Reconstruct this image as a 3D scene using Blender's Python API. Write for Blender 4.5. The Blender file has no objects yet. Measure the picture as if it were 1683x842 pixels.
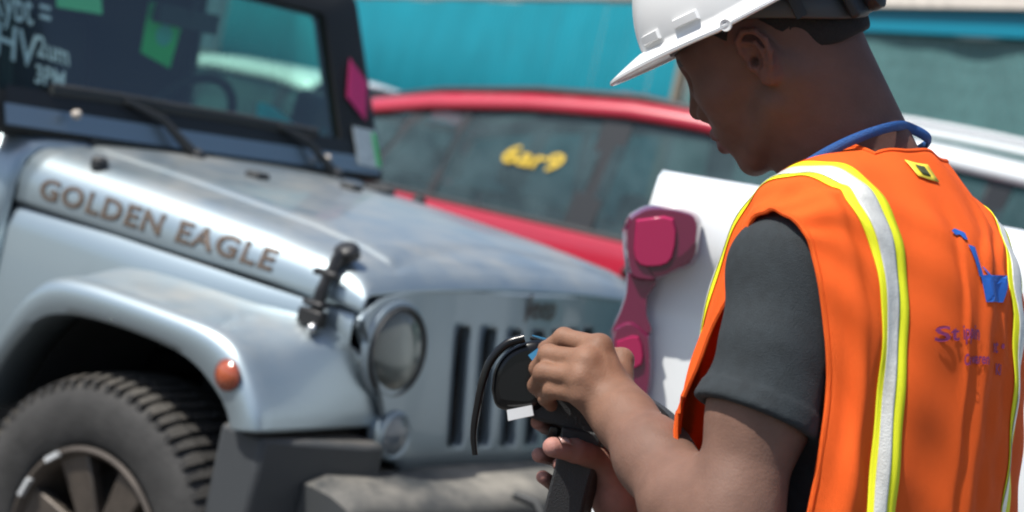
import bpy, bmesh, math, random
import numpy as np
from mathutils import Vector, Matrix
random.seed(7); RNG = np.random.RandomState(7)
SC = bpy.context.scene; COL = SC.collection
# ------------------------------------------------------------------ camera, sky, sun, exposure
FPX, PITCH, ROLL, CAMH = 2800.0, 0.0921, 0.2212, 1.5918
IW, IH = 1683.0, 842.0
GZ = -0.043                                   # ground level
_cp, _sp, _cr, _sr = math.cos(PITCH), math.sin(PITCH), math.cos(ROLL), math.sin(ROLL)
CFWD = np.array([0, _cp, -_sp]); _u0 = np.array([0, _sp, _cp]); _r0 = np.array([1.0, 0, 0])
CRIGHT = _cr*_r0 + _sr*_u0; CUP = -_sr*_r0 + _cr*_u0; CPOS = np.array([0, 0, CAMH])
cam_d = bpy.data.cameras.new('camera'); cam = bpy.data.objects.new('camera', cam_d); COL.objects.link(cam)
m = Matrix.Identity(4)
for i in range(3):
    m[i][0], m[i][1], m[i][2], m[i][3] = CRIGHT[i], CUP[i], -CFWD[i], CPOS[i]
cam.matrix_world = m
cam_d.sensor_width = 36.0; cam_d.lens = 36.0*FPX/IW; cam_d.clip_start = 0.05; cam_d.clip_end = 2000
cam_d.dof.use_dof = True; cam_d.dof.focus_distance = 1.84; cam_d.dof.aperture_fstop = 4.6
SC.camera = cam
SUN_EL, SUN_AZ = math.radians(58), math.radians(202)      # azimuth measured from +X, counter-clockwise, direction towards the sun
world = bpy.data.worlds.new('World'); SC.world = world; world.use_nodes = True
wn = world.node_tree.nodes; wl = world.node_tree.links
sky = wn.new('ShaderNodeTexSky'); sky.sky_type = 'NISHITA'; sky.sun_disc = False
sky.sun_elevation = SUN_EL; sky.sun_rotation = math.radians(90) - SUN_AZ; sky.dust_density = 1.5
wl.new(sky.outputs[0], wn['Background'].inputs[0]); wn['Background'].inputs[1].default_value = 0.105
sun_d = bpy.data.lights.new('sun', 'SUN'); sun_d.energy = 4.6; sun_d.angle = math.radians(0.55); sun_d.color = (1.0, 0.965, 0.90)
sun = bpy.data.objects.new('sun', sun_d); COL.objects.link(sun)
_sd = Vector((math.cos(SUN_EL)*math.cos(SUN_AZ), math.cos(SUN_EL)*math.sin(SUN_AZ), math.sin(SUN_EL)))
sun.rotation_euler = _sd.to_track_quat('Z', 'Y').to_euler(); sun.location = (0, 0, 30)
SC.view_settings.view_transform = 'Standard'; SC.view_settings.look = 'None'
SC.view_settings.gamma = 1.0; SC.view_settings.use_curve_mapping = False
SC.view_settings.exposure = 0.5
SC.render.engine = 'CYCLES'; SC.cycles.max_bounces = 8; SC.cycles.transparent_max_bounces = 16; SC.cycles.caustics_reflective = False; SC.cycles.filter_width = 2.0

def at(px, py, z):
    """world point seen at a pixel of the photograph, z metres along the view axis"""
    return CPOS + CFWD*z + CRIGHT*((px-IW/2)/FPX*z) + CUP*(-(py-IH/2)/FPX*z)

# ------------------------------------------------------------------ materials
MATS = {}
def mat(name, color=(.5, .5, .5), rough=.5, metal=0.0, coat=0.0, var=0.0, vscale=30.0, bump=0.0, bscale=200.0, dust=0.0, dustcol=(.30, .25, .19),
        spec=.5, emis=None, sub=0.0, subcol=None, rvar=0.0, detail=6.0):
    if name in MATS: return MATS[name]
    M = bpy.data.materials.new(name); M.use_nodes = True
    n, l = M.node_tree.nodes, M.node_tree.links
    b = n['Principled BSDF']
    b.inputs['Roughness'].default_value = rough; b.inputs['Metallic'].default_value = metal
    b.inputs['Coat Weight'].default_value = coat; b.inputs['Coat Roughness'].default_value = .06
    b.inputs['Specular IOR Level'].default_value = spec
    b.inputs['Base Color'].default_value = (*color, 1)
    if sub:
        b.inputs['Subsurface Weight'].default_value = sub; b.inputs['Subsurface Radius'].default_value = (.01, .004, .002)
        b.inputs['Subsurface Scale'].default_value = .6
    tc = n.new('ShaderNodeTexCoord')
    last = None
    if var or dust or rvar:
        nz = n.new('ShaderNodeTexNoise'); nz.inputs['Scale'].default_value = vscale; nz.inputs['Detail'].default_value = detail
        nz.inputs['Roughness'].default_value = .62
        l.new(tc.outputs['Object'], nz.inputs['Vector'])
    if var:
        mr = n.new('ShaderNodeMapRange'); mr.inputs['From Min'].default_value = .3; mr.inputs['From Max'].default_value = .7
        mr.inputs['To Min'].default_value = 1-var; mr.inputs['To Max'].default_value = 1+var
        l.new(nz.outputs['Fac'], mr.inputs['Value'])
        mx = n.new('ShaderNodeMix'); mx.data_type = 'RGBA'; mx.blend_type = 'MULTIPLY'; mx.inputs['Factor'].default_value = 1
        mx.inputs['A'].default_value = (*color, 1); l.new(mr.outputs[0], mx.inputs['B']); last = mx.outputs['Result']
    if rvar:
        mr2 = n.new('ShaderNodeMapRange'); mr2.inputs['From Min'].default_value = .3; mr2.inputs['From Max'].default_value = .7
        mr2.inputs['To Min'].default_value = max(0.02, rough-rvar); mr2.inputs['To Max'].default_value = rough+rvar
        l.new(nz.outputs['Fac'], mr2.inputs['Value']); l.new(mr2.outputs[0], b.inputs['Roughness'])
    if dust:       # a film of dust that has settled on upward faces
        ge = n.new('ShaderNodeNewGeometry'); sx = n.new('ShaderNodeSeparateXYZ'); l.new(ge.outputs['Normal'], sx.inputs[0])
        up = n.new('ShaderNodeMapRange'); up.inputs['From Min'].default_value = .45; up.inputs['From Max'].default_value = 1.0
        l.new(sx.outputs['Z'], up.inputs['Value'])
        nd = n.new('ShaderNodeTexNoise'); nd.inputs['Scale'].default_value = 5.0; nd.inputs['Detail'].default_value = 8; nd.inputs['Roughness'].default_value = .7
        l.new(tc.outputs['Object'], nd.inputs['Vector'])
        md = n.new('ShaderNodeMapRange'); md.inputs['From Min'].default_value = .35; md.inputs['From Max'].default_value = .68
        md.inputs['To Max'].default_value = dust; l.new(nd.outputs['Fac'], md.inputs['Value'])
        mu = n.new('ShaderNodeMath'); mu.operation = 'MULTIPLY'; l.new(up.outputs[0], mu.inputs[0]); l.new(md.outputs[0], mu.inputs[1])
        mx2 = n.new('ShaderNodeMix'); mx2.data_type = 'RGBA'; l.new(mu.outputs[0], mx2.inputs['Factor'])
        if last: l.new(last, mx2.inputs['A'])
        else: mx2.inputs['A'].default_value = (*color, 1)
        mx2.inputs['B'].default_value = (*dustcol, 1); last = mx2.outputs['Result']
        for inp, v0, v1 in (('Metallic', metal, 0.0), ('Coat Weight', coat, 0.0)):
            if v0 > 0:
                mm = n.new('ShaderNodeMapRange'); mm.inputs['To Min'].default_value = v0; mm.inputs['To Max'].default_value = v1
                l.new(mu.outputs[0], mm.inputs['Value']); l.new(mm.outputs[0], b.inputs[inp])
    if last: l.new(last, b.inputs['Base Color'])
    if bump:
        nb = n.new('ShaderNodeTexNoise'); nb.inputs['Scale'].default_value = bscale; nb.inputs['Detail'].default_value = 4
        l.new(tc.outputs['Object'], nb.inputs['Vector'])
        bp = n.new('ShaderNodeBump'); bp.inputs['Strength'].default_value = bump; bp.inputs['Distance'].default_value = .004
        l.new(nb.outputs['Fac'], bp.inputs['Height']); l.new(bp.outputs[0], b.inputs['Normal'])
    if emis:
        b.inputs['Emission Color'].default_value = (*emis[0], 1); b.inputs['Emission Strength'].default_value = emis[1]
    MATS[name] = M
    return M

def glass(name, tint=(.6, .75, .7), refl=1.0, film=0.0, filmcol=(.25, .3, .3)):
    """thin sheet: tinted see-through, sky reflection by angle, and a film of dust"""
    if name in MATS: return MATS[name]
    M = bpy.data.materials.new(name); M.use_nodes = True
    n, l = M.node_tree.nodes, M.node_tree.links
    n.remove(n['Principled BSDF']); out = n['Material Output']
    t = n.new('ShaderNodeBsdfTransparent'); t.inputs[0].default_value = (*tint, 1)
    g = n.new('ShaderNodeBsdfGlossy'); g.inputs['Roughness'].default_value = .02; g.inputs['Color'].default_value = (.95, 1, 1, 1)
    fr = n.new('ShaderNodeFresnel'); fr.inputs['IOR'].default_value = 1.5
    mu = n.new('ShaderNodeMath'); mu.operation = 'MULTIPLY'; mu.use_clamp = True; mu.inputs[1].default_value = refl; l.new(fr.outputs[0], mu.inputs[0])
    mx = n.new('ShaderNodeMixShader'); l.new(mu.outputs[0], mx.inputs[0]); l.new(t.outputs[0], mx.inputs[1]); l.new(g.outputs[0], mx.inputs[2])
    last = mx.outputs[0]
    if film:
        d = n.new('ShaderNodeBsdfDiffuse'); d.inputs[0].default_value = (*filmcol, 1)
        tc = n.new('ShaderNodeTexCoord'); nz = n.new('ShaderNodeTexNoise'); nz.inputs['Scale'].default_value = 6; nz.inputs['Detail'].default_value = 6
        l.new(tc.outputs['Object'], nz.inputs['Vector'])
        mr = n.new('ShaderNodeMapRange'); mr.inputs['From Min'].default_value = .3; mr.inputs['From Max'].default_value = .75
        mr.inputs['To Min'].default_value = film*.5; mr.inputs['To Max'].default_value = film*1.4; l.new(nz.outputs['Fac'], mr.inputs['Value'])
        m2 = n.new('ShaderNodeMixShader'); l.new(mr.outputs[0], m2.inputs[0]); l.new(last, m2.inputs[1]); l.new(d.outputs[0], m2.inputs[2]); last = m2.outputs[0]
    l.new(last, out.inputs['Surface'])
    MATS[name] = M
    return M

# ------------------------------------------------------------------ mesh helpers
def mesh(name, V, F, material, parent=None, smooth=True, angle=None, solid=0.0, soff=-1.0, bevel=0.0, sub=0):
    me = bpy.data.meshes.new(name)
    V = np.asarray(V, dtype=float)
    me.from_pydata([tuple(v) for v in V], [], [tuple(int(i) for i in f) for f in F]); me.validate()
    if smooth:
        me.polygons.foreach_set('use_smooth', [True]*len(me.polygons))
    me.update()
    o = bpy.data.objects.new(name, me); COL.objects.link(o)
    if material: me.materials.append(material)
    if parent is not None: o.parent = parent
    if smooth and angle:
        try: me.set_sharp_from_angle(angle=math.radians(angle))
        except Exception: pass
    if bevel:
        b = o.modifiers.new('bevel', 'BEVEL'); b.width = bevel; b.segments = 2; b.limit_method = 'ANGLE'; b.angle_limit = math.radians(35)
    if solid:
        s = o.modifiers.new('solid', 'SOLIDIFY'); s.thickness = solid; s.offset = soff
    if sub:
        s = o.modifiers.new('sub', 'SUBSURF'); s.levels = sub; s.render_levels = sub
    return o

def meshnp(name, V, Q, material, parent=None, mats=None, mi=None):
    """fast path for big quad meshes"""
    me = bpy.data.meshes.new(name); n = len(V); k = Q.shape[1]
    me.vertices.add(n); me.vertices.foreach_set('co', np.asarray(V, dtype=np.float32).ravel())
    me.loops.add(len(Q)*k); me.loops.foreach_set('vertex_index', Q.astype(np.int32).ravel())
    me.polygons.add(len(Q)); me.polygons.foreach_set('loop_start', np.arange(0, len(Q)*k, k, dtype=np.int32))
    me.polygons.foreach_set('loop_total', np.full(len(Q), k, dtype=np.int32))
    me.polygons.foreach_set('use_smooth', np.ones(len(Q), dtype=bool))
    me.update(calc_edges=True); me.validate()
    o = bpy.data.objects.new(name, me); COL.objects.link(o)
    if material: me.materials.append(material)
    if parent is not None: o.parent = parent
    return o

def empty(name, loc=(0, 0, 0), rz=0.0, label=None, cat=None, group=None):
    o = bpy.data.objects.new(name, None); COL.objects.link(o); o.location = loc; o.rotation_euler = (0, 0, rz); o.empty_display_size = .1
    if label: o['label'] = label
    if cat: o['category'] = cat
    if group: o['group'] = group
    return o
def tag(o, label=None, cat=None, group=None, kind=None):
    if label: o['label'] = label
    if cat: o['category'] = cat
    if group: o['group'] = group
    if kind: o['kind'] = kind
    return o

def grid(P, closed_u=False, closed_v=False):
    """P[u][v] -> verts, quads"""
    P = np.asarray(P, float); nu, nv = P.shape[:2]
    idx = np.arange(nu*nv).reshape(nu, nv); F = []
    for i in range(nu if closed_u else nu-1):
        for j in range(nv if closed_v else nv-1):
            F.append((idx[i, j], idx[(i+1) % nu, j], idx[(i+1) % nu, (j+1) % nv], idx[i, (j+1) % nv]))
    return P.reshape(-1, 3), F

class MB:
    """collects simple solids into one mesh"""
    def __init__(s): s.V = []; s.F = []
    def add(s, V, F):
        o = len(s.V); s.V += [tuple(map(float, v)) for v in V]; s.F += [tuple(int(i)+o for i in f) for f in F]; return s
    def box(s, c, size, R=None):
        c = np.array(c, float); h = np.array(size, float)/2
        V = np.array([(x, y, z) for x in (-1, 1) for y in (-1, 1) for z in (-1, 1)])*h
        if R is not None: V = V@np.array(R).T
        return s.add(V+c, [(0, 1, 3, 2), (4, 6, 7, 5), (0, 4, 5, 1), (2, 3, 7, 6), (0, 2, 6, 4), (1, 5, 7, 3)])
    def hexa(s, V):
        """8 corners ordered as box()"""
        return s.add(V, [(0, 1, 3, 2), (4, 6, 7, 5), (0, 4, 5, 1), (2, 3, 7, 6), (0, 2, 6, 4), (1, 5, 7, 3)])
    def tube(s, path, r, n=10, ry=None, cap=True, up=(0, 0, 1)):
        path = np.asarray(path, float); k = len(path); r = np.broadcast_to(np.asarray(r, float), (k,)); ry = r if ry is None else np.broadcast_to(np.asarray(ry, float), (k,))
        T = np.gradient(path, axis=0); T /= np.linalg.norm(T, axis=1)[:, None]+1e-12
        up = np.array(up, float); V = []
        for i in range(k):
            a = np.cross(up, T[i])
            if np.linalg.norm(a) < 1e-3: a = np.cross((1.0, 0, 0), T[i])
            a /= np.linalg.norm(a); b = np.cross(T[i], a)
            for j in range(n):
                t = 2*math.pi*j/n; V.append(path[i]+a*math.cos(t)*r[i]+b*math.sin(t)*ry[i])
        F = [(i*n+j, i*n+(j+1) % n, (i+1)*n+(j+1) % n, (i+1)*n+j) for i in range(k-1) for j in range(n)]
        if cap: F += [tuple(range(n))[::-1], tuple((k-1)*n+j for j in range(n))]
        return s.add(V, F)
    def lathe(s, prof, c, axis, n=32, capped=False):
        """prof: (radius, along axis)"""
        axis = np.array(axis, float); axis /= np.linalg.norm(axis); c = np.array(c, float)
        a = np.cross(axis, (0, 0, 1.0))
        if np.linalg.norm(a) < 1e-3: a = np.array((1.0, 0, 0))
        a /= np.linalg.norm(a); b = np.cross(axis, a); V = []
        for r, h in prof:
            for j in range(n):
                t = 2*math.pi*j/n; V.append(c+axis*h+(a*math.cos(t)+b*math.sin(t))*r)
        k = len(prof); F = [(i*n+j, i*n+(j+1) % n, (i+1)*n+(j+1) % n, (i+1)*n+j) for i in range(k-1) for j in range(n)]
        if capped: F += [tuple(range(n))[::-1], tuple((k-1)*n+j for j in range(n))]
        return s.add(V, F)
    def prism(s, poly, d):
        """poly: 3D outline, extruded by vector d"""
        n = len(poly); P = [np.array(p, float) for p in poly]; Q = [p+np.array(d, float) for p in P]
        return s.add(P+Q, [tuple(range(n))[::-1], tuple(range(n, 2*n))]+[(i, (i+1) % n, n+(i+1) % n, n+i) for i in range(n)])
    def build(s, name, material, parent=None, **k):
        k.setdefault('angle', 40)
        o = mesh(name, s.V, s.F, material, parent, **k)
        bm = bmesh.new(); bm.from_mesh(o.data); bmesh.ops.recalc_face_normals(bm, faces=bm.faces); bm.to_mesh(o.data); bm.free()
        if k.get('angle'):
            try: o.data.set_sharp_from_angle(angle=math.radians(k['angle']))
            except Exception: pass
        return o

def text_geo(body, size=1.0, shear=0.0, bold=0.0, space=1.0, extrude=0.0):
    cu = bpy.data.curves.new('lettering_curve', 'FONT'); cu.body = body; cu.size = size; cu.shear = shear; cu.offset = bold; cu.space_character = space
    cu.resolution_u = 3; cu.extrude = extrude
    o = bpy.data.objects.new('lettering_curve', cu); COL.objects.link(o)
    dg = bpy.context.evaluated_depsgraph_get(); me = o.evaluated_get(dg).to_mesh()
    bm = bmesh.new(); bm.from_mesh(me); bmesh.ops.remove_doubles(bm, verts=bm.verts, dist=size*1e-4); bm.verts.index_update()
    o.evaluated_get(dg).to_mesh_clear()
    V = np.array([v.co[:] for v in bm.verts]); F = [[v.index for v in f.verts] for f in bm.faces]
    bm.free(); bpy.data.objects.remove(o); bpy.data.curves.remove(cu)
    return V, F

def islands(V, F):
    """split a face list into connected pieces"""
    par = list(range(len(V)))
    def find(i):
        while par[i] != i: par[i] = par[par[i]]; i = par[i]
        return i
    for f in F:
        r = find(f[0])
        for k in f[1:]: par[find(k)] = r
    g = {}
    for f in F: g.setdefault(find(f[0]), []).append(f)
    return list(g.values())
def interp(x, xs, ys): return float(np.interp(x, xs, ys))
def smoothstep(a, b, x):
    t = np.clip((x-a)/(b-a), 0, 1); return t*t*(3-2*t)
def catmull(P, n):
    """smooth curve through points along axis 0, n samples per span"""
    P = np.asarray(P, float); k = len(P); E = np.concatenate([[2*P[0]-P[1]], P, [2*P[-1]-P[-2]]]); out = []
    for i in range(k-1):
        p0, p1, p2, p3 = E[i:i+4]
        for j in range(n):
            t = j/n; out.append(.5*((2*p1)+(-p0+p2)*t+(2*p0-5*p1+4*p2-p3)*t*t+(-p0+3*p1-3*p2+p3)*t**3))
    out.append(P[-1]); return np.array(out)
def spline_at(P, ts):
    """catmull-rom through rows of P at fractional row positions ts"""
    P = np.asarray(P, float); k = len(P); E = np.concatenate([[2*P[0]-P[1]], P, [2*P[-1]-P[-2]]]); out = []
    for t in ts:
        i = min(int(t), k-2); u = t-i; p0, p1, p2, p3 = E[i:i+4]
        out.append(.5*((2*p1)+(-p0+p2)*u+(2*p0-5*p1+4*p2-p3)*u*u+(-p0+3*p1-3*p2+p3)*u**3))
    return np.array(out)
# ------------------------------------------------------------------ the setting: ground and fence
def build_setting():
    g = 400
    n = 40
    xs = np.linspace(-g, g, n)
    V, F = grid([[(x, y, GZ) for y in xs+150] for x in xs])
    M = mat('lot_asphalt', (.105, .10, .095), .9, var=.35, vscale=1.6, bump=.6, bscale=120)
    o = mesh('ground', V, F, M, smooth=False); tag(o, kind='structure')
    # fence line: sheet-metal section, then chain-link with a green screen
    A = at(1600, 327, 12.3)[:2]; B = at(560, 92, 40.0)[:2]; B = A+(B-A)*2.0; D = (B-A)/np.linalg.norm(B-A); Nn = np.array([D[1], -D[0]])
    L = np.linalg.norm(B-A); top = 3.0
    def P(s, off, z): q = A+D*s+Nn*off; return (q[0], q[1], z)
    if P(0, 1, 0)[0]*0+np.dot(Nn, -A) < 0: Nn = -Nn           # Nn points to the lot
    s0 = 6.35                                                   # where the sheet begins
    teal = mat('turquoise_paint', (.002, .140, .185), .6, var=.12, vscale=.8, spec=.12)
    sheet = empty('sheet_metal_fence', P(s0, 0, GZ), 0, 'tall turquoise corrugated sheet fence behind the red vehicle', 'fence')
    org = np.array(P(s0, 0, GZ))
    s = s0+.05; k = 0
    while s < L:
        w = 1.05
        prof = []
        nrib = 4
        for i in range(nrib*8+1):
            u = i/(nrib*8); ph = (u*nrib) % 1
            d = .032*(smoothstep(.10, .22, ph)-smoothstep(.62, .74, ph))
            prof.append((s+u*(w-.006), d))
        dz = RNG.uniform(-.02, .02)
        rows = [[np.array(P(a, b+.004*(k % 2), z))-org for a, b in prof] for z in (GZ+.06, 1.2, top+dz-.03)]
        V, F = grid(rows); mesh('sheet', V, F, teal, sheet, smooth=True, angle=30, solid=.002)
        s += w; k += 1
    capm = mat('rust_brown_steel', (.16, .10, .065), .7, var=.3, vscale=20)
    mb = MB(); c0, c1 = np.array(P(s0, 0, top+.01))-org, np.array(P(L, 0, top+.01))-org
    mb.tube([c0, c1], .035, 8); mb.build('top_rail', capm, sheet)
    mb = MB(); mb.tube([np.array(P(s0, .03, GZ))-org, np.array(P(s0, .03, top+.1))-org], .07, 12); mb.build('post', mat('post_brown', (.20, .17, .13), .7, var=.3, vscale=9), sheet)
    # chain-link
    cl = empty('chain_link_fence', P(0, 0, GZ), 0, 'chain link fence with green screen cloth and turquoise top beam', 'fence')
    org = np.array(P(0, 0, GZ)); e0 = -9.0
    scr = mat('screen_cloth', (.065, .165, .165), .85, var=.22, vscale=14, bump=.3)
    rows = []
    for z in np.linspace(GZ+.05, top-.24, 16):
        rows.append([np.array(P(a, -.03+.02*math.sin(a*2.1+z*1.3)+.012*math.sin(a*5.3-z*4), z))-org for a in np.linspace(e0, s0-.08, 120)])
    V, F = grid(rows); mesh('screen_cloth', V, F, scr, cl)
    wire = mat('wire_zinc', (.16, .17, .175), .5, metal=.6)
    mb = MB(); ph = .085
    z0, z1 = GZ+.05, top-.24
    nz = int((z1-z0)/ph)
    a = e0
    while a < s0-.1:
        p = [np.array(P(a+(ph/2 if i % 2 else -ph/2), .012+(.004 if i % 2 else -.004), z0+i*ph))-org for i in range(nz+1)]
        mb.tube(p, .0032, 3, cap=False); a += ph
    o = mb.build('wire_mesh', wire, cl, smooth=True, angle=None); o['kind'] = 'stuff'
    bm_ = mat('turquoise_beam', (.004, .17, .25), .5, spec=.2)
    mb = MB(); R = np.array([[D[0], Nn[0], 0], [D[1], Nn[1], 0], [0, 0, 1]])
    mid = np.array(P((e0+s0)/2, .0, top-.14))-org
    mb.box(mid, (s0-e0-.1, .09, .20), R); mb.build('top_beam', bm_, cl, bevel=.008, smooth=False)
    mb = MB(); mid = np.array(P((e0+s0)/2, .03, top+.01))-org
    mb.box(mid, (s0-e0-.1, .16, .10), R); mb.build('coping', mat('coping_cream', (.55, .50, .44), .7, var=.15, vscale=8), cl, smooth=False)
    a = e0+.5
    while a < s0:
        mb = MB(); mb.tube([np.array(P(a, -.10, GZ))-org, np.array(P(a, -.10, top-.2))-org], .03, 10); mb.build('post', wire, cl); a += 2.8
    # port sheds far beyond the fence
    for (x, y, w, d, h, c, lab, rz) in ((30, 120, 46, 18, 9.0, (.42, .44, .43), 'long pale grey shed far beyond the chain link fence', .2), (-34, 130, 40, 20, 8.0, (.36, .40, .42), 'low blue grey shed far beyond the sheet fence', -.1)):
        sh = empty('warehouse', (x, y, GZ), rz, lab, 'building')
        mb = MB(); mb.box((0, 0, h/2), (w, d, h)); mb.build('wall', mat('shed_wall_%d' % x, c, .7, var=.1, vscale=.5), sh, smooth=False)
        mb = MB(); mb.prism([(-w/2-.4, -d/2-.4, h), (-w/2-.4, d/2+.4, h), (-w/2-.4, 0, h+2.2)], (w+.8, 0, 0)); mb.build('roof', mat('shed_roof', (.35, .36, .36), .5, metal=.3), sh, smooth=False)
        for i in range(6):
            mb = MB(); mb.box((-w/2+w*(i+.5)/6, -d/2-.06, 2.2), (3.4, .1, 4.4)); mb.build('shutter', mat('shed_door', (.18, .26, .32), .6), sh, smooth=False)
build_setting()

# ------------------------------------------------------------------ shared vehicle bits
RUBBER = mat('tyre_rubber', (.030, .029, .028), .78, var=.35, vscale=14, bump=.4, bscale=60, dust=.5, dustcol=(.16, .14, .11))
BLACKP = mat('black_plastic', (.022, .024, .026), .55, bump=.25, bscale=500, dust=.35, dustcol=(.14, .13, .11))
DARKIN = mat('dark_interior', (.018, .02, .021), .8)
CHROME = mat('bright_metal', (.6, .6, .6), .22, metal=1.0)

def wheel(parent, c, side, r=.34, w=.22, rim_r=.22, rimmat=None, lugs=False, nsp=5, rot=0.0):
    """side = -1: outer face towards -y"""
    ax = np.array((0, side, 0.0)); c = np.array(c, float)
    root = bpy.data.objects.new('wheel', None); COL.objects.link(root); root.parent = parent; root.location = c; root.empty_display_size = .05
    h = w/2; mb = MB()
    prof = [(rim_r-.005, h*.70), (rim_r+.006, h*.93), (rim_r+.02, h*1.0), (rim_r+.05, h*1.06), ((rim_r+r)/2, h*1.10), (r-.05, h*1.06), (r-.028, h*.99), (r-.014, h*.90), (r-.004, h*.72), (r, h*.3),
            (r, -h*.3), (r-.004, -h*.72), (r-.014, -h*.9), (r-.05, -h*1.05), (rim_r+.02, -h), (rim_r-.005, -h*.7)]
    mb.lathe(prof, (0, 0, 0), ax, 72)
    ty = mb.build('tyre', RUBBER, root, angle=60)
    if lugs:
        mb = MB(); nl = 66
        for i in range(nl):
            t = 2*math.pi*i/nl
            er = np.array((math.cos(t), 0, math.sin(t))); et = np.array((-math.sin(t), 0, math.cos(t)))
            for a, b, tw, sh in ((.30, .62, .021, .004), (.66, 1.0, .017, -.002 if i % 2 else .002), (-.25, .25, .020, 0), (-.62, -.30, .021, .004), (-1.0, -.66, .017, 0)):
                y0, y1 = ax*h*a, ax*h*b
                def rr(q): return r-.004*0 - (.016 if abs(q) > .95 else (.003 if abs(q) > .6 else 0))
                Vv = []
                for yy, q in ((y0, a), (y1, b)):
                    for s_ in (-.5, .5):
                        for e in (-.012, .0085):
                            Vv.append(er*(rr(q)+e)+et*(tw*s_+sh)+yy)
                mb.hexa(Vv)
        # shoulder blocks on the side wall
            if False:
                Vv = []
                for rad in (r-.040, r-.010):
                    for s_ in (-.5, .5):
                        for e in (-.02, .006):
                            Vv.append(er*rad+et*.022*s_+ax*(h*(1.035 if rad < r-.02 else .93)+e))
                mb.hexa(Vv)
        mb.build('tread', RUBBER, root, smooth=False)['kind'] = 'stuff'
    rm = rimmat or mat('alloy', (.45, .46, .47), .35, metal=.9)
    mb = MB(); mb.lathe([(rim_r+.004, h*.96), (rim_r-.006, h*1.0), (rim_r-.016, h*.93), (rim_r-.026, h*.55), (rim_r-.05, -h*.5), (rim_r-.05, -h*.7)], (0, 0, 0), ax, 64)
    rim = mb.build('rim', rm, root, angle=50)
    mb = MB(); mb.lathe([(rim_r-.05, -h*.35), (.05, -h*.35), (.001, -h*.35)], (0, 0, 0), ax, 40); mb.lathe([(.15, -h*.30), (.15, -h*.18), (.06, -h*.18), (.001, -h*.18)], (0, 0, 0), ax, 32)
    mb.build('brake_disc', mat('brake_dark', (.03, .03, .032), .5, metal=.5), root)
    for i in range(nsp):
        t = 2*math.pi*i/nsp+rot
        er = np.array((math.cos(t), 0, math.sin(t))); et = np.array((-math.sin(t), 0, math.cos(t))); mb = MB(); Vv = []
        for rad, hw, yo in ((.04, .030, h*.66), (rim_r-.014, .048, h*.86)):
            for s_ in (-1, 1):
                for e in (-.035, 0):
                    Vv.append(er*rad+et*hw*s_+ax*(yo+e))
        mb.hexa(Vv); mb.build('spoke', rm, rim, bevel=.006, smooth=False)
    mb = MB(); mb.lathe([(.062, h*.45), (.060, h*.66), (.034, h*.72), (.030, h*.78), (.001, h*.80)], (0, 0, 0), ax, 28); mb.build('hub_cap', rm, rim, angle=40)
    return root

def wheel_copy(w0, parent, c, flip=False):
    r = w0.copy(); COL.objects.link(r); r.parent = parent; r.location = c
    if flip: r.rotation_euler = (0, 0, math.pi)
    for ch in w0.children:
        d = ch.copy(); COL.objects.link(d); d.parent = r
        for g in ch.children:
            e = g.copy(); COL.objects.link(e); e.parent = d
    return r

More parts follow.
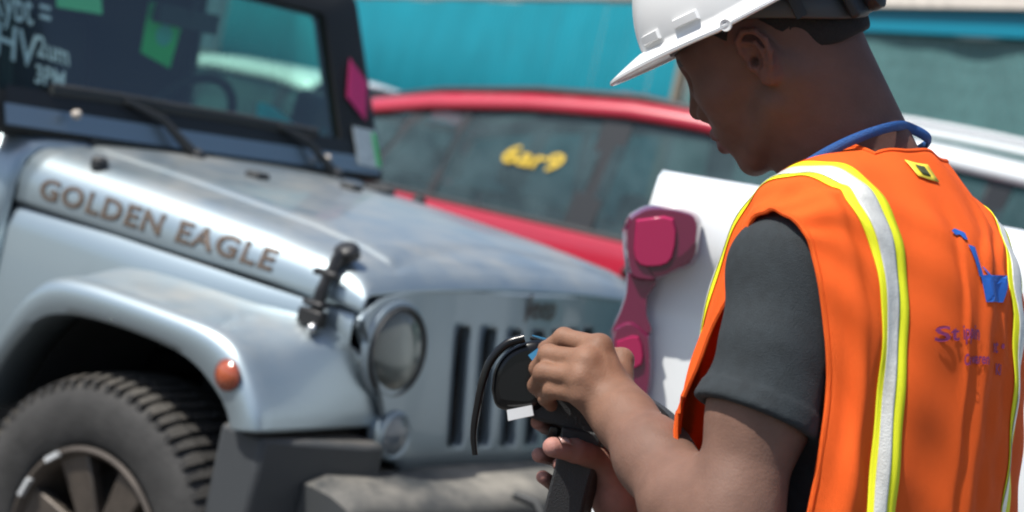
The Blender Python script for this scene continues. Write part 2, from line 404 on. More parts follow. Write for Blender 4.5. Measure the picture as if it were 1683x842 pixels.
# ------------------------------------------------------------------ the grey off-road vehicle
def build_jeep():
    J = empty('off_road_vehicle', (-.311, 4.5307, GZ), -.5799, 'silver grey off-road vehicle with round headlights and hood lettering, its front wheel turned in view', 'off-road vehicle')
    J['label'] = 'silver grey off-road vehicle with round headlight, slotted grille and lettering on its hood'
    oz = -GZ     # jeep parts are written in z above the road datum used in the fit
    class Shift(MB):
        def build(s, *a, **k):
            s.V = [(x, y, z+oz) for x, y, z in s.V]; return MB.build(s, *a, **k)
    def gmesh(name, P, M, parent=J, closed_u=False, closed_v=False, **k):
        V, F = grid(P, closed_u, closed_v); V = V+np.array((0, 0, oz)) if parent is J or True else V
        return mesh(name, V, F, M, parent, **k)
    PAINT = mat('silver_blue_paint', (.315, .385, .425), .42, metal=.78, coat=.5, var=.03, vscale=300, dust=.62, dustcol=(.36, .31, .245))
    PAINT2 = mat('silver_blue_paint_clean', (.225, .28, .32), .42, metal=.68, coat=.4, var=.05, vscale=3, dust=.25, dustcol=(.30, .26, .2))
    # --- hood
    xs = np.array([-.655, -.60, -.5, -.4, -.3, -.2, -.1, 0, .08, .15, .20, .23, .245, .255, .265, .275, .285, .295, .305, .315, .325, .335, .345, .355, .365, .375, .385, .395, .405, .415, .425, .435, .443, .45, .458, .462])
    def zt(x): return interp(x, [-.655, -.263, .148, .30, .38, .43, .452, .462], [1.205, 1.197, 1.178, 1.163, 1.146, 1.126, 1.108, 1.094])
    def hw(x): return interp(x, [-.655, .30, .42, .462], [.728, .692, .683, .676])
    def bz(x): return interp(x, [-.655, .40, .45, .462], [1.055, 1.053, 1.049, 1.047])
    def top_z(x, y):
        a = abs(y); w = hw(x); base = zt(x)+.024*(1-(a/w)**2)
        edge = .27+.13*(a/.52)**1.5 if a < .56 else -9
        sd = max((a-.514)/.014, (x-edge)/.020); h = .005*(1-smoothstep(-.5, .5, sd))-.0075*math.exp(-sd*sd*1.6)*(1 if a < .56 else 0)*smoothstep(.15, .35, a+.12)
        return base+h-.0
    def half(x):
        w, b, t = hw(x), bz(x), zt(x); R = min(.10, t-b-.02); pts = [(w, b), (w+.002, b+.012), (w+.001, t-R)]
        for i in range(1, 9):
            a = i/8*math.pi/2; pts.append((w-R+R*math.cos(a), t-R+R*math.sin(a)))
        for y in (.56, .54, .528, .522, .517, .512, .507, .500, .48, .46, .40, .32, .22, .11, 0):
            pts.append((y, top_z(x, y)))
        y0 = pts[10][0]; z0 = pts[10][1]
        for i in range(11, len(pts)):                  # blend flat shoulder into crown
            y, z = pts[i]; k = smoothstep(y0, y0-.09, y) if y0-.09 != y0 else 1; pts[i] = (y, z0*(1-k)+z*k)
        return pts
    rows = []
    for x in xs:
        h = half(x); rows.append([(x, -y, z) for y, z in h]+[(x, y, z) for y, z in h[::-1][1:]])
    gmesh('hood', rows, PAINT, solid=.012, angle=50)
    def hood_side(u, v):
        """point on the right shoulder of the hood: u = x position, v = height over the seam along the section"""
        h = np.array([(p[0], p[1]) for p in half(u)]); d = np.concatenate([[0], np.cumsum(np.linalg.norm(np.diff(h, axis=0), axis=1))])
        y, z = np.interp(v, d, h[:, 0]), np.interp(v, d, h[:, 1]); y2, z2 = np.interp(v+.004, d, h[:, 0]), np.interp(v+.004, d, h[:, 1])
        nv = np.array((z2-z, -(y2-y))); nv /= np.linalg.norm(nv)+1e-9
        return np.array((u, -(y+nv[0]*.0022), z+nv[1]*.0022+oz))
    # hood lettering (bronze letters with a dark edge)
    V, F = text_geo('GOLDEN EAGLE', 1.0, bold=.012, space=1.12); V0, F0 = text_geo('GOLDEN EAGLE', 1.0, bold=.035, space=1.12)
    mn, mx_ = V0[:, 0].min(), V0[:, 0].max()
    def maptext(V, off):
        out = []
        for x, y, _ in V:
            u = -.575+(x-mn)/(mx_-mn)*.775; p = hood_side(u, .030+y*.072); p[1] -= off; p[2] += off*.4; out.append(p)
        return out
    for Vx, Fx, off, M_ in ((V0, F0, 0, mat('letter_edge', (.05, .04, .035), .5)), (V, F, .0012, mat('letter_bronze', (.135, .10, .075), .4, metal=.3))):
        P_ = maptext(Vx, off)
        for fs in islands(Vx, Fx):
            used = sorted({i for f in fs for i in f}); rm = {k: n for n, k in enumerate(used)}
            mesh('letter', [P_[i] for i in used], [[rm[i] for i in f] for f in fs], M_, J, smooth=False)
    # hood seam line (rubber) and cowl side
    mb = Shift(); mb.tube([(-.66, -.715, 1.047), (.0, -.70, 1.047), (.44, -.664, 1.043)], .004, 6); mb.build('hood_seal', BLACKP, J)
    # --- cowl, firewall side
    rows = []
    for x in (-1.30, -.95, -.76, -.72, -.69, -.6585):
        t = interp(x, [-1.3, -.70, -.663], [1.235, 1.225, 1.207])
        rows.append([(x, -.748, .58), (x, -.752, 1.0), (x, -.745, 1.10), (x, -.728, 1.165), (x, -.69, t-.012), (x, -.63, t), (x, 0, t+.022), (x, .63, t), (x, .69, t-.012), (x, .728, 1.165), (x, .745, 1.10), (x, .752, 1.0), (x, .748, .58)])
    rows = [[(x, y*interp(x, [-.76, -.66], [1.055, .985]), z) for x, y, z in r] for r in rows]
    gmesh('cowl', rows, PAINT, solid=.01, angle=40)
    mb = Shift(); mb.box((-.685, 0, 1.222), (.03, 1.0, .03)); 
    mb.build('cowl_grille', BLACKP, J, smooth=False)
    # inner body side below the hood (behind the flare)
    for s in (-1, 1):
        gmesh('inner_panel', [[(x, s*.737, zb_), (x, s*.735, .99), (x, s*.724, 1.030), (x, s*.712, 1.049)] for x, zb_ in ((-.66, .58), (-.44, .58), (-.36, .80), (-.28, .90), (-.2, .955))]+[[(x, s*.737, .965), (x, s*.735, .99), (x, s*.724, 1.030), (x, s*.712, 1.049)] for x in (-.12, .2)]+[[(.44, s*.66, .965), (.44, s*.668, .98), (.44, s*.672, 1.02), (.44, s*.668, 1.043)]], PAINT, angle=40)
    # --- fender flares: swept section
    outer = np.array([(-.47, .60), (-.425, .72), (-.372, .825), (-.315, .905), (-.245, .952), (-.15, .968), (-.01, .972), (.14, .972), (.24, .970), (.305, .960), (.355, .938), (.398, .900), (.432, .860), (.455, .825), (.466, .790)])
    inner = np.array([(-.42, .58), (-.385, .68), (-.330, .775), (-.265, .843), (-.20, .872), (-.12, .886), (0.0, .893), (.12, .892), (.20, .885), (.255, .870), (.30, .848), (.335, .825), (.358, .803), (.370, .785), (.376, .772)])
    back = np.array([(-.45, .62), (-.42, .74), (-.37, .85), (-.32, .935), (-.25, .985), (-.15, 1.005), (-.01, 1.012), (.14, 1.014), (.26, 1.016), (.36, 1.012), (.43, .985), (.465, .94), (.485, .89), (.495, .84), (.497, .80)])
    o2, i2, b2 = catmull(outer, 4), catmull(inner, 4), catmull(back, 4)
    for s in (-1, 1):
        rows = []
        for (ox, ozz), (ix, iz), (bx, bz_) in zip(o2, i2, b2):
            r = [(ix, s*.78, iz+.012), (ix, s*.905, iz), (ix, s*.926, iz+.004)]
            e = np.array((ox-ix, ozz-iz))
            for t, yy in ((.25, .934), (.6, .936), (.85, .928), (.96, .912), (1.0, .885)):
                r.append((ix+e[0]*t, s*yy, iz+e[1]*t))
            for t in (.12, .3, .5, .7, .9, 1.0):
                q = smoothstep(0, 1, t); yin = interp(bz_, [.80, .90, 1.0], [.578, .612, .672]) if ox > .2 else .672; yy = .885+(yin-.885)*t; r.append((ox+(bx-ox)*(t*.5+q*.5), s*yy, ozz+(bz_-ozz)*q))
            r.append((bx-.045, s*(yin-.03), bz_-.004)); rows.append(r)
        fl = gmesh('fender_flare', rows, PAINT, solid=.006, angle=55)
        # amber marker
        c = np.array((.352, s*.937, .885+oz)); mb = MB(); mb.lathe([(.030, -.004), (.030, .006), (.024, .013), (.012, .018), (.001, .019)], c, (0, s, 0), 28)
        mk = mb.build('side_marker', mat('amber_lens', (.36, .07, .022), .18, coat=.8, spec=.6), J)
        mb = MB(); mb.lathe([(.030, -.003), (.0345, .002), (.0345, .006), (.030, .008)], c, (0, s, 0), 28); mb.build('bezel', mat('red_bezel', (.22, .05, .03), .3), mk)
        # wheel-house liner
        rows = []
        for (ix, iz) in i2:
            rows.append([(ix*.96, s*.80, iz+.012), (ix*.96, s*.60, iz+.03), (ix*.96, s*.45, iz+.03)])
        gmesh('wheel_liner', rows, DARKIN)
    mb = Shift(); mb.box((0, 0, .62), (.5, .7, .5)); mb.box((-1.2, 0, .5), (2.2, 1.1, .25)); mb.box((.40, 0, .66), (.06, 1.1, .42)); mb.build('chassis', DARKIN, J, smooth=False)
    # --- grille panel with real slot openings
    GR = PAINT2
    def gx(z): return interp(z, [.69, .745, 1.03, 1.11], [.526, .523, .470, .458])
    def gplan(y): return .030-.032*smoothstep(0, .34, abs(y))+.012*smoothstep(.4, .6, abs(y))
    slots = [(i-3)*.0965 for i in range(7)]; sw = .029
    def zlo(y): return .747
    def zhi(y): return 1.030
    ys = [-.69, -.66, -.62]
    ytop = lambda y: interp(abs(y), [0, .3, .5, .58, .625, .655, .68, .692], [1.118, 1.114, 1.108, 1.100, 1.090, 1.075, 1.058, 1.042])
    ybot = lambda y: interp(abs(y), [0, .40, .48, .51, .56, .60, .64, .692], [.690, .690, .692, .705, .78, .845, .93, 1.03])
    # columns: edges of slots
    cols = [-.688, -.66, -.63, -.60, -.56, -.52, -.48, -.44, -.40, -.365]
    for c in slots: cols += [c-sw-.010, c-sw, c+sw, c+sw+.010]
    cols += [.365, .40, .44, .48, .52, .56, .60, .63, .66, .688]
    zsl = [0, .04, .14]
    def col_z(y):
        b, t = ybot(y), ytop(y); lo, hi = zlo(y), zhi(y)
        lo = min(max(lo, b+.0), t); hi = max(min(hi, t-.012), lo)
        return [b, lo-.012 if lo-.012 > b else b, lo, lo+(hi-lo)*.10]+[lo+(hi-lo)*k for k in (.3, .5, .7)]+[lo+(hi-lo)*.90, hi, min(hi+.012, t-.004), (hi+t)/2+.004, t-.004, t]
    P = [[(gx(z)+gplan(y)-(.014 if k == len(col_z(y))-1 else 0), y, z) for k, z in enumerate(col_z(y))] for y in cols]
    P = np.array(P); nu, nv = P.shape[:2]
    # slot returns: pull in the edge columns of each slot
    idx = np.arange(nu*nv).reshape(nu, nv); F = []
    V = P.reshape(-1, 3)
    open_cols = [i for i in range(nu-1) if any(abs(cols[i]-(c-sw)) < 1e-6 for c in slots)]
    headc = (-.557, .557)
    for i in range(nu-1):
        for j in range(nv-1):
            if i in open_cols and 2 <= j <= 7: continue
            F.append((idx[i, j], idx[i, j+1], idx[i+1, j+1], idx[i+1, j]))
    V = V+np.array((0, 0, oz))
    # cut a round opening per headlight: drop faces whose centre is inside, the bezel covers the edge
    def inside(f):
        c = V[list(f)].mean(0); return False
    mesh('grille', V, [f for f in F if not inside(f)], GR, J, angle=35, solid=.02, soff=1.0, bevel=0)
    for c in slots:
        lo, hi = zlo(c), zhi(c); xm = gx(.89)+gplan(c)
        # slot walls (bright rounded surround) and dark mesh behind
        mb = MB()
        loop = [(c-sw, lo), (c+sw, lo), (c+sw, hi), (c-sw, hi)]
        n = 24; pth = []
        for k in range(n):
            a = 2*math.pi*k/n; yy = c+(sw+.002)*np.sign(math.cos(a))*abs(math.cos(a))**.35; zz = (lo+hi)/2+((hi-lo)/2+.002)*np.sign(math.sin(a))*abs(math.sin(a))**.35
            pth.append((yy, zz))
        r1 = [(gx(z)+gplan(c)+.003, y, z+oz) for y, z in pth]; r2 = [(gx(z)+gplan(c)-.022, c+(y-c)*.97, z+oz) for y, z in pth]
        V_, F_ = grid([r1, r2], closed_v=True); mesh('grille_slot', V_, F_, GR, J, angle=50)
    mb = Shift(); mb.box((.446, 0, .89), (.01, .76, .36)); mb.build('radiator_mesh', mat('radiator_black', (.008, .008, .009), .8), J, smooth=False)
    # emblem on the grille
    V, F = text_geo('Jeep', .085, bold=.002); V -= V.mean(0)
    mesh('emblem', [(gx(1.073)+gplan(x)+.0035, x*1.0, y+1.073+oz) for x, y, z in V], F, mat('emblem_metal', (.10, .09, .09), .3, metal=.6), J, smooth=False)
    # headlights
    for s in (-1, 1):
        c = np.array((gx(.972)+gplan(.557), s*.557, .972+oz)); ax = np.array((1, 0, .09)); ax = ax/np.linalg.norm(ax)
        H = bpy.data.objects.new('headlight', None); COL.objects.link(H); H.parent = J
        mb = MB(); mb.lathe([(.118, -.008), (.114, .001), (.107, .004), (.101, .0), (.098, -.02)], c, ax, 48); mb.build('bezel', GR, H)
        mb = MB(); mb.lathe([(.104, .004), (.100, .011), (.094, .006), (.092, -.014)], c, ax, 48); mb.build('seal', BLACKP, H)
        mb = MB(); mb.lathe([(.093, .0), (.08, -.028), (.06, -.05), (.03, -.066), (.001, -.07)], c, ax, 48); mb.build('reflector', mat('reflector_silver', (.85, .85, .82), .12, metal=1.0, bump=.6, bscale=25), H)
        mb = MB(); mb.lathe([(.024, -.06), (.024, -.02), (.016, -.012), (.001, -.010)], c, ax, 20); mb.build('bulb_shield', mat('bulb_shield', (.35, .34, .32), .3, metal=.8), H)
        mb = MB(); mb.lathe([(.092, .004), (.075, .016), (.05, .024), (.025, .028), (.001, .029)], c, ax, 48); mb.build('lens', glass('headlight_lens', (.86, .87, .84), 1.3, film=.10, filmcol=(.50, .44, .36)), H)
        # round turn lamp under it
        c = np.array((gx(.785)+gplan(.50)+.004, s*.545, .785+oz)); T = bpy.data.objects.new('turn_lamp', None); COL.objects.link(T); T.parent = J
        mb = MB(); mb.lathe([(.058, -.03), (.058, .004), (.050, .010), (.044, .006)], c, ax, 36); mb.build('bezel', GR, T)
        mb = MB(); mb.lathe([(.045, .005), (.036, .012), (.018, .017), (.001, .018)], c, ax, 36); mb.build('lens', mat('smoked_lens', (.10, .12, .14), .15, coat=.6), T)
    # --- front bumper
    DUSTY = mat('bumper_plastic', (.035, .038, .04), .6, bump=.3, bscale=400, dust=1.0, dustcol=(.27, .25, .215))
    for s in (-1, 1):
        pl = [(.33, s*.905), (.455, s*.905), (.545, s*.66), (.55, s*.60), (.33, s*.60)]
        mb = Shift(); mb.prism([(x, y, .555) for x, y in pl], (0, 0, .220)); mb.build('bumper_end', mat('bumper_grey', (.040, .044, .048), .6, bump=.3, bscale=400, dust=.3), J, bevel=.012, smooth=False)
    prof = [(.50, .70), (.60, .706), (.68, .70), (.728, .682), (.748, .655), (.752, .58), (.735, .53), (.66, .50), (.50, .50)]
    rows = []
    for y in np.linspace(-.80, .80, 33):
        k = 1-(abs(y)/.80)**6; dx = -.10*(abs(y)/.80)**3
        rows.append([(x if x < .52 else x+dx, y, .60+(z-.60)*(1 if abs(y) < .78 else .8)) for x, z in prof])
    V, F = grid(rows); F += [tuple(range(len(prof))), tuple(range((32)*len(prof), 33*len(prof)))[::-1]]
    mesh('bumper', V+np.array((0, 0, oz)), F, DUSTY, J, angle=40)
    for s in (-1, 1):
        mb = Shift(); mb.lathe([(.055, .0), (.055, .012), (.045, .014), (.040, -.005), (.001, -.006)], (.742, s*.50, .60), (1, 0, 0), 28); mb.build('fog_lamp', mat('fog_lens', (.5, .52, .52), .15, metal=.5), J)
        mb = Shift(); mb.tube([(.72, s*.33, .64), (.80, s*.33, .64), (.83, s*.33, .67), (.80, s*.33, .70), (.74, s*.33, .70)], .011, 10); mb.build('tow_hook', BLACKP, J)
    # --- hood latch (rubber strap) each side, with a steel stud
    for s in (-1, 1):
        r = bpy.data.objects.new('hood_latch', None); COL.objects.link(r); r.parent = J
        mb = Shift()
        pth = [(.362, s*.640, 1.166), (.364, s*.672, 1.150), (.367, s*.700, 1.112), (.370, s*.715, 1.070), (.374, s*.722, 1.028)]
        mb.tube(catmull(pth, 4), [.021]*6+[.015]*5+[.019]*6, 10, ry=.012, up=(1, 0, 0)); mb.build('strap', mat('latch_rubber', (.012, .012, .013), .45), r)
        mb = Shift(); mb.box((.366, s*.704, 1.118), (.064, .026, .016)); mb.build('buckle', mat('latch_rubber', (0, 0, 0)), r, bevel=.004); mb = Shift(); mb.box((.372, s*.728, 1.050), (.056, .03, .014)); mb.build('buckle', mat('latch_rubber', (0, 0, 0)), r, bevel=.004)
        mb = Shift(); mb.box((.374, s*.732, 1.020), (.066, .03, .036)); mb.build('base', mat('latch_rubber', (0, 0, 0)), r, bevel=.004); mb = Shift(); mb.lathe([(.030, -.01), (.030, .012), (.020, .02), (.001, .021)], (.362, s*.645, 1.166), (0, s*.5, .85), 20); mb.build('base', mat('latch_rubber', (0, 0, 0)), r, bevel=.004)
        mb = Shift(); mb.lathe([(.011, 0), (.011, .01), (.006, .015), (.001, .016)], (.392, s*.742, .998), (0, s, .3), 16); mb.build('stud', CHROME, r)
    # --- hood fittings
    mb = Shift(); mb.lathe([(.042+.008*math.cos(t), .008*math.sin(t)) for t in np.linspace(0, 2*math.pi, 13)], (-.43, .43, top_z(-.43, .43)+.006), (0, 0, 1), 32); mb.build('hood_ring', BLACKP, J)
    mb = Shift(); mb.box((-.35, -.20, 1.228), (.05, .05, .028)); mb.build('footman_loop', BLACKP, J, bevel=.006)
    mb = Shift(); mb.box((-.35, .20, 1.228), (.05, .05, .028)); mb.build('footman_loop', BLACKP, J, bevel=.006)
    for s in (-1, 1):
        mb = Shift(); mb.lathe([(.022, 0), (.022, .02), (.014, .028), (.001, .03)], (-.45, s*.665, 1.19), (0, 0, 1), 18); mb.build('hood_bumper', BLACKP, J)
        mb = Shift(); mb.lathe([(.012, 0), (.012, .012), (.006, .02), (.001, .021)], (-.672, -.575 if s < 0 else .445, 1.292 if s < 0 else 1.272), (1, 0, .4), 16); mb.build('hinge_bolt', mat('bolt_beige', (.5, .44, .38), .5), J)
    # --- windshield: frame, glass, seal
    def ws(y, z, off=0.0):
        x = -.690-(z-1.225)*.40; bow = -.020*(y/.7)**2
        return (x+bow+off*.93, y, z+off*.37+oz)
    FR = mat('windshield_frame', (.022, .022, .021), .65, spec=.3)
    zz0, zz1 = 1.222, 1.80
    fo = [(-.812, zz0), (.785, zz0), (.725, zz1-.03), (.70, zz1), (-.78, zz1), (-.81, zz1-.03)]
    fi = [(-.785, 1.318), (.565, 1.318), (.535, 1.69), (.520, 1.705), (-.745, 1.705), (-.760, 1.69)]
    def dens(p, n):
        out = []
        for i in range(len(p)):
            a, b = np.array(p[i]), np.array(p[(i+1) % len(p)])
            for k in range(n): out.append(a+(b-a)*k/n)
        return out
    Do, Di = dens(fo, 10), dens(fi, 10)
    rows = [[ws(y, z, -.03) for y, z in Do], [ws(y, z, .012) for y, z in Do], [ws(y+(0.012 if y < 0 else -.012), z-.01 if z > 1.5 else z+.01, .02) for y, z in Do], [ws(y, z, .02) for y, z in Di], [ws(y, z, -.03) for y, z in Di], [ws(y, z, -.03) for y, z in Do]]
    V, F = grid(rows, closed_v=True); fr = mesh('windshield_frame', V, F, FR, J, angle=40)
    # painted lower bar and outer lips
    V, F = grid([[ws(y, z, .0245) for y in np.linspace(-.77, .755, 21)] for z in (1.234, 1.285)]); mesh('frame_bar', V, F, PAINT2, fr)
    for s in (-1, 1):
        mb = MB(); mb.tube([ws(-.812 if s < 0 else .787, 1.23, .0), ws(.760 if s > 0 else -.826, 1.5, .0), ws(.728 if s > 0 else -.812, zz1-.03, .0)], .010, 8); mb.build('edge_lip', PAINT2, fr)
    V, F = grid([[ws(y, z, .004) for y in np.linspace(-.80, .60, 25)] for z in np.linspace(1.313, 1.71, 9)])
    gl = mesh('windshield_glass', V, F, glass('windshield', (.66, .97, .85), .11, film=.06, filmcol=(.14, .16, .155)), J)
    V, F = grid([[ws(y, z, .0215) for y in np.linspace(-.76, .62, 25)] for z in (1.288, 1.330)]); mesh('frit_band', V, F, mat('frit_black', (.008, .008, .009), .5), fr)
    # writing on the glass
    ink = mat('marker_ink', (.36, .52, .50), .7)
    def glass_text(body, y0, z0, size, sl=0.0, shear=.3, bold=.008, sx=1.0):
        V, F = text_geo(body, size, shear=shear, bold=bold)
        mesh('marker_writing', [ws(y0+x*sx, z0+y+sl*x, .0068) for x, y, _ in V], F, ink, gl, smooth=False)
    glass_text('Rybt =', -.785, 1.500, .115, -.03, .1, .001, .62)
    glass_text('HV', -.780, 1.405, .125, -.12, .2, .001, .78)
    glass_text('2um', -.645, 1.420, .075, -.10, .1, .001, .8)
    glass_text('3PM', -.660, 1.352, .066, -.05, .2, .001, .85)
    # stickers, and a flat green strip behind the glass
    def sticker(name, pts, M, off=.024, parent=gl, **k):
        mesh(name, [ws(y, z, off) for y, z in pts], [tuple(range(len(pts)))], M, parent, smooth=False, solid=.0015)
    pink = mat('pink_paper', (.72, .030, .17), .6)
    sticker('diamond_sticker', [(.627, 1.605), (.672, 1.545), (.712, 1.40), (.668, 1.455)], pink, .0275, fr) if False else None
    c = np.array((.662, 1.488)); sticker('diamond_sticker', [tuple(c+np.array(q)) for q in ((-.024, .092), (.062, .030), (.034, -.092), (-.058, -.030))], pink, .0275, fr)
    sticker('label_sticker', [(.622, 1.372), (.740, 1.370), (.764, 1.252), (.634, 1.258)], mat('label_white', (.62, .65, .62), .6, var=.25, vscale=45), .0275, fr)
    sticker('label_stripe', [(.722, 1.36), (.742, 1.36), (.760, 1.257), (.738, 1.258)], mat('label_green', (.06, .60, .16), .6), .0292, fr)
    sticker('green_strip', [(-.56, 1.60), (-.405, 1.612), (-.405, 1.562), (-.56, 1.555)], mat('strip_green', (.20, .55, .26), .6), -.004)
    # --- wipers
    for (y0, y1, z1) in ((-.36, -.62, 1.335), (.26, -.26, 1.335)):
        w = bpy.data.objects.new('wiper', None); COL.objects.link(w); w.parent = J
        piv = np.array(ws(y0+.20, 1.255, .03)); piv[0] += .055; piv[2] -= .035
        mb = MB(); mb.tube([piv, np.array(ws(y0+.10, 1.30, .045)), np.array(ws(y0-.02, z1, .035))], [.016, .011, .008], 8); mb.lathe([(.022, -.02), (.022, .012), (.012, .02), (.001, .021)], piv, (.8, 0, .6), 16); mb.build('arm', BLACKP, w)
        mb = MB(); mb.tube([np.array(ws(y, z1+.004*math.sin((y-y1)*6), .024)) for y in np.linspace(y1, y0+.17, 9)], .011, 8, ry=.018); mb.build('blade', BLACKP, w)
    # --- cabin: dash, steering wheel, seats, roll bar, roof, doors, rear body
    D = DARKIN
    mb = Shift(); mb.box((-1.02, 0, 1.19), (.50, 1.36, .22)); mb.box((-.87, 0, 1.292), (.20, 1.24, .02)); mb.build('dashboard', D, J, bevel=.03)
    cy = .37
    st = bpy.data.objects.new('steering_wheel', None); COL.objects.link(st); st.parent = J
    ax = np.array((-.90, 0, .43)); ctr = np.array((-1.22, cy, 1.265+oz))
    mb = MB(); mb.lathe([(.185+.016*math.cos(t), .016*math.sin(t)) for t in np.linspace(0, 2*math.pi, 11)], ctr, ax, 40); mb.build('rim', D, st)
    mb = MB(); mb.lathe([(.07, .02), (.06, .03), (.001, .032)], ctr, ax, 20); mb.tube([ctr+np.array((0, -.18, 0)), ctr+np.array((0, .18, 0))], .018, 8); mb.tube([ctr, ctr+np.array((-.08, 0, -.17))], .018, 8); mb.build('spokes', D, st)
    for s in (-1, 1):
        t = bpy.data.objects.new('seat', None); COL.objects.link(t); t.parent = J
        mb = Shift(); mb.hexa([(-1.95, s*.37-.25, .80), (-1.95, s*.37-.25, .95), (-1.95, s*.37+.25, .80), (-1.95, s*.37+.25, .95), (-1.42, s*.37-.25, .84), (-1.42, s*.37-.25, .99), (-1.42, s*.37+.25, .84), (-1.42, s*.37+.25, .99)]); mb.build('cushion', D, t, bevel=.04)
        mb = Shift(); mb.hexa([(-2.13, s*.37-.21, 1.50), (-2.08, s*.37-.17, 1.56), (-2.13, s*.37+.21, 1.50), (-2.08, s*.37+.17, 1.56), (-1.86, s*.37-.25, .92), (-1.98, s*.37-.21, 1.54), (-1.86, s*.37+.25, .92), (-1.98, s*.37+.21, 1.54)]); mb.build('backrest', D, t, bevel=.04)
        mb = Shift(); mb.box((-2.06, s*.37, 1.665), (.12, .27, .17)); mb.build('headrest', D, t, bevel=.05)
    roll = mat('roll_bar_pad', (.014, .014, .015), .85)
    for s in (-1, 1):
        mb = Shift(); mb.tube(catmull([(-.80, s*.725, 1.30), (-.90, s*.70, 1.55), (-1.0, s*.67, 1.72), (-1.30, s*.64, 1.755), (-2.10, s*.61, 1.755), (-2.40, s*.62, 1.72), (-2.9, s*.62, 1.1)], 5), .036, 12); mb.build('roll_bar', roll, J)
        mb = Shift(); mb.tube([(-2.16, s*.61, 1.75), (-2.18, s*.65, 1.50), (-2.20, s*.68, .9)], .046, 12); mb.build('roll_bar', roll, J)
    mb = Shift(); mb.tube([(-2.15, -.62, 1.75), (-2.15, .62, 1.75)], .036, 12); mb.build('roll_bar', roll, J)
    RT = mat('hardtop_black', (.016, .017, .018), .6, bump=.3, bscale=300)
    rows = []
    for x in (-.925, -1.0, -1.4, -2.0, -2.8, -3.3, -3.42):
        zt_ = interp(x, [-3.42, -3.3, -2.0, -1.0, -.925], [1.76, 1.815, 1.845, 1.825, 1.80]); rows.append([(x, y, zt_-.05*(abs(y)/.7)**4) for y in (-.70, -.66, -.5, -.25, 0, .25, .5, .66, .70)])
    gmesh('roof', rows, RT, solid=.03, angle=40)
    tint = glass('door_glass', (.72, .95, .86), .5)
    dark = glass('rear_tint', (.035, .05, .05), 1.0)
    for s in (-1, 1):
        # door skin, mirror, side windows, rear quarter
        d = gmesh('door', [[(x, s*.752, .60), (x, s*.762, .95), (x, s*.752, 1.18), (x, s*.735, 1.262)] for x in (-.80, -1.2, -1.58)], PAINT2, solid=.04, angle=40)
        mb = Shift(); mb.box((-1.46, s*.772, 1.12), (.14, .03, .04)); mb.build('handle', BLACKP, d, bevel=.008)
        mb = Shift(); mb.tube([(-.79, s*.748, 1.26), (-.88, s*.725, 1.50), (-.97, s*.700, 1.735), (-1.1, s*.69, 1.765), (-1.54, s*.685, 1.77), (-1.585, s*.70, 1.72), (-1.59, s*.735, 1.26)], .020, 8); mb.build('window_frame', BLACKP, d)
        gmesh('window_glass', [[(-.80, s*.742, 1.265), (-.98, s*.696, 1.74)], [(-1.1, s*.740, 1.265), (-1.15, s*.692, 1.765)], [(-1.58, s*.738, 1.265), (-1.57, s*.69, 1.765)]], tint, d)
        gmesh('quarter_panel', [[(x, s*.752, .62), (x, s*.765, .95), (x, s*.752, 1.18), (x, s*.738, 1.27)] for x in (-1.60, -2.4, -3.42)], PAINT2, solid=.03)
        gmesh('quarter_window', [[(-1.61, s*.735, 1.27), (-1.60, s*.69, 1.79)], [(-3.40, s*.735, 1.27), (-3.36, s*.69, 1.77)]], mat('hardtop_shell', (.016, .017, .018), .6), J, solid=.02)
        gmesh('quarter_glass', [[(-1.75, s*.742, 1.33), (-1.75, s*.706, 1.70)], [(-3.25, s*.742, 1.33), (-3.22, s*.706, 1.70)]], dark, J)
        mr = bpy.data.objects.new('mirror', None); COL.objects.link(mr); mr.parent = J
        mb = Shift(); mb.hexa([(-1.20, s*.82, 1.29), (-1.20, s*.83, 1.46), (-1.20, s*1.02, 1.29), (-1.20, s*1.02, 1.46), (-1.10, s*.84, 1.31), (-1.10, s*.85, 1.44), (-1.10, s*1.0, 1.31), (-1.10, s*1.0, 1.44)]); mb.build('housing', BLACKP, mr, bevel=.03)
        mb = Shift(); mb.tube([(-1.08, s*.75, 1.29), (-1.14, s*.86, 1.32)], .02, 8); mb.build('stalk', BLACKP, mr)
        # rear flare
        rows = []
        for (ox, ozz), (ix, iz) in zip(o2, i2):
            rows.append([(ix-2.95, s*.75, iz), (ix-2.95, s*.926, iz), ((ox+ix)/2-2.95, s*.936, (iz+ozz)/2), (ox-2.95, s*.90, ozz), (ox-2.95, s*.75, ozz+.02)])
        gmesh('fender_flare', rows, PAINT, solid=.006, angle=55)
        mb = Shift(); mb.tube([(-.55, s*.86, .50), (-2.4, s*.86, .50)], .05, 12); mb.build('side_step', BLACKP, J)
    mb = Shift(); mb.box((-3.44, 0, .95), (.05, 1.48, .66)); mb.build('tailgate', PAINT2, J, bevel=.015)
    mb = Shift(); mb.box((-3.42, 0, 1.53), (.03, 1.40, .48)); mb.build('rear_glass', dark, J, smooth=False)
    mb = Shift(); mb.box((-1.9, 0, .70), (3.0, 1.42, .05)); mb.build('floor_pan', D, J, smooth=False)
    mb = Shift(); mb.box((-3.52, 0, .60), (.16, 1.6, .18)); mb.build('rear_bumper', BLACKP, J, bevel=.02)
    # inside mirror
    mb = Shift(); mb.box((-.93, .0, 1.60), (.03, .24, .06)); mb.tube([(-.90, 0, 1.66), (-.92, 0, 1.61)], .01, 8); mb.build('inner_mirror', D, J, bevel=.01)
    # wheels
    bronze = mat('bronze_alloy', (.085, .070, .058), .5, metal=.4, var=.2, vscale=20, dust=.35, dustcol=(.2, .17, .13))
    w0 = wheel(J, (0.0, -.785, .362+oz), -1, .405, .255, .243, bronze, True, 7, math.radians(64))
    wheel_copy(w0, J, (0.0, .785, .362+oz), True); wheel_copy(w0, J, (-2.95, -.785, .362+oz)); wheel_copy(w0, J, (-2.95, .785, .362+oz), True)
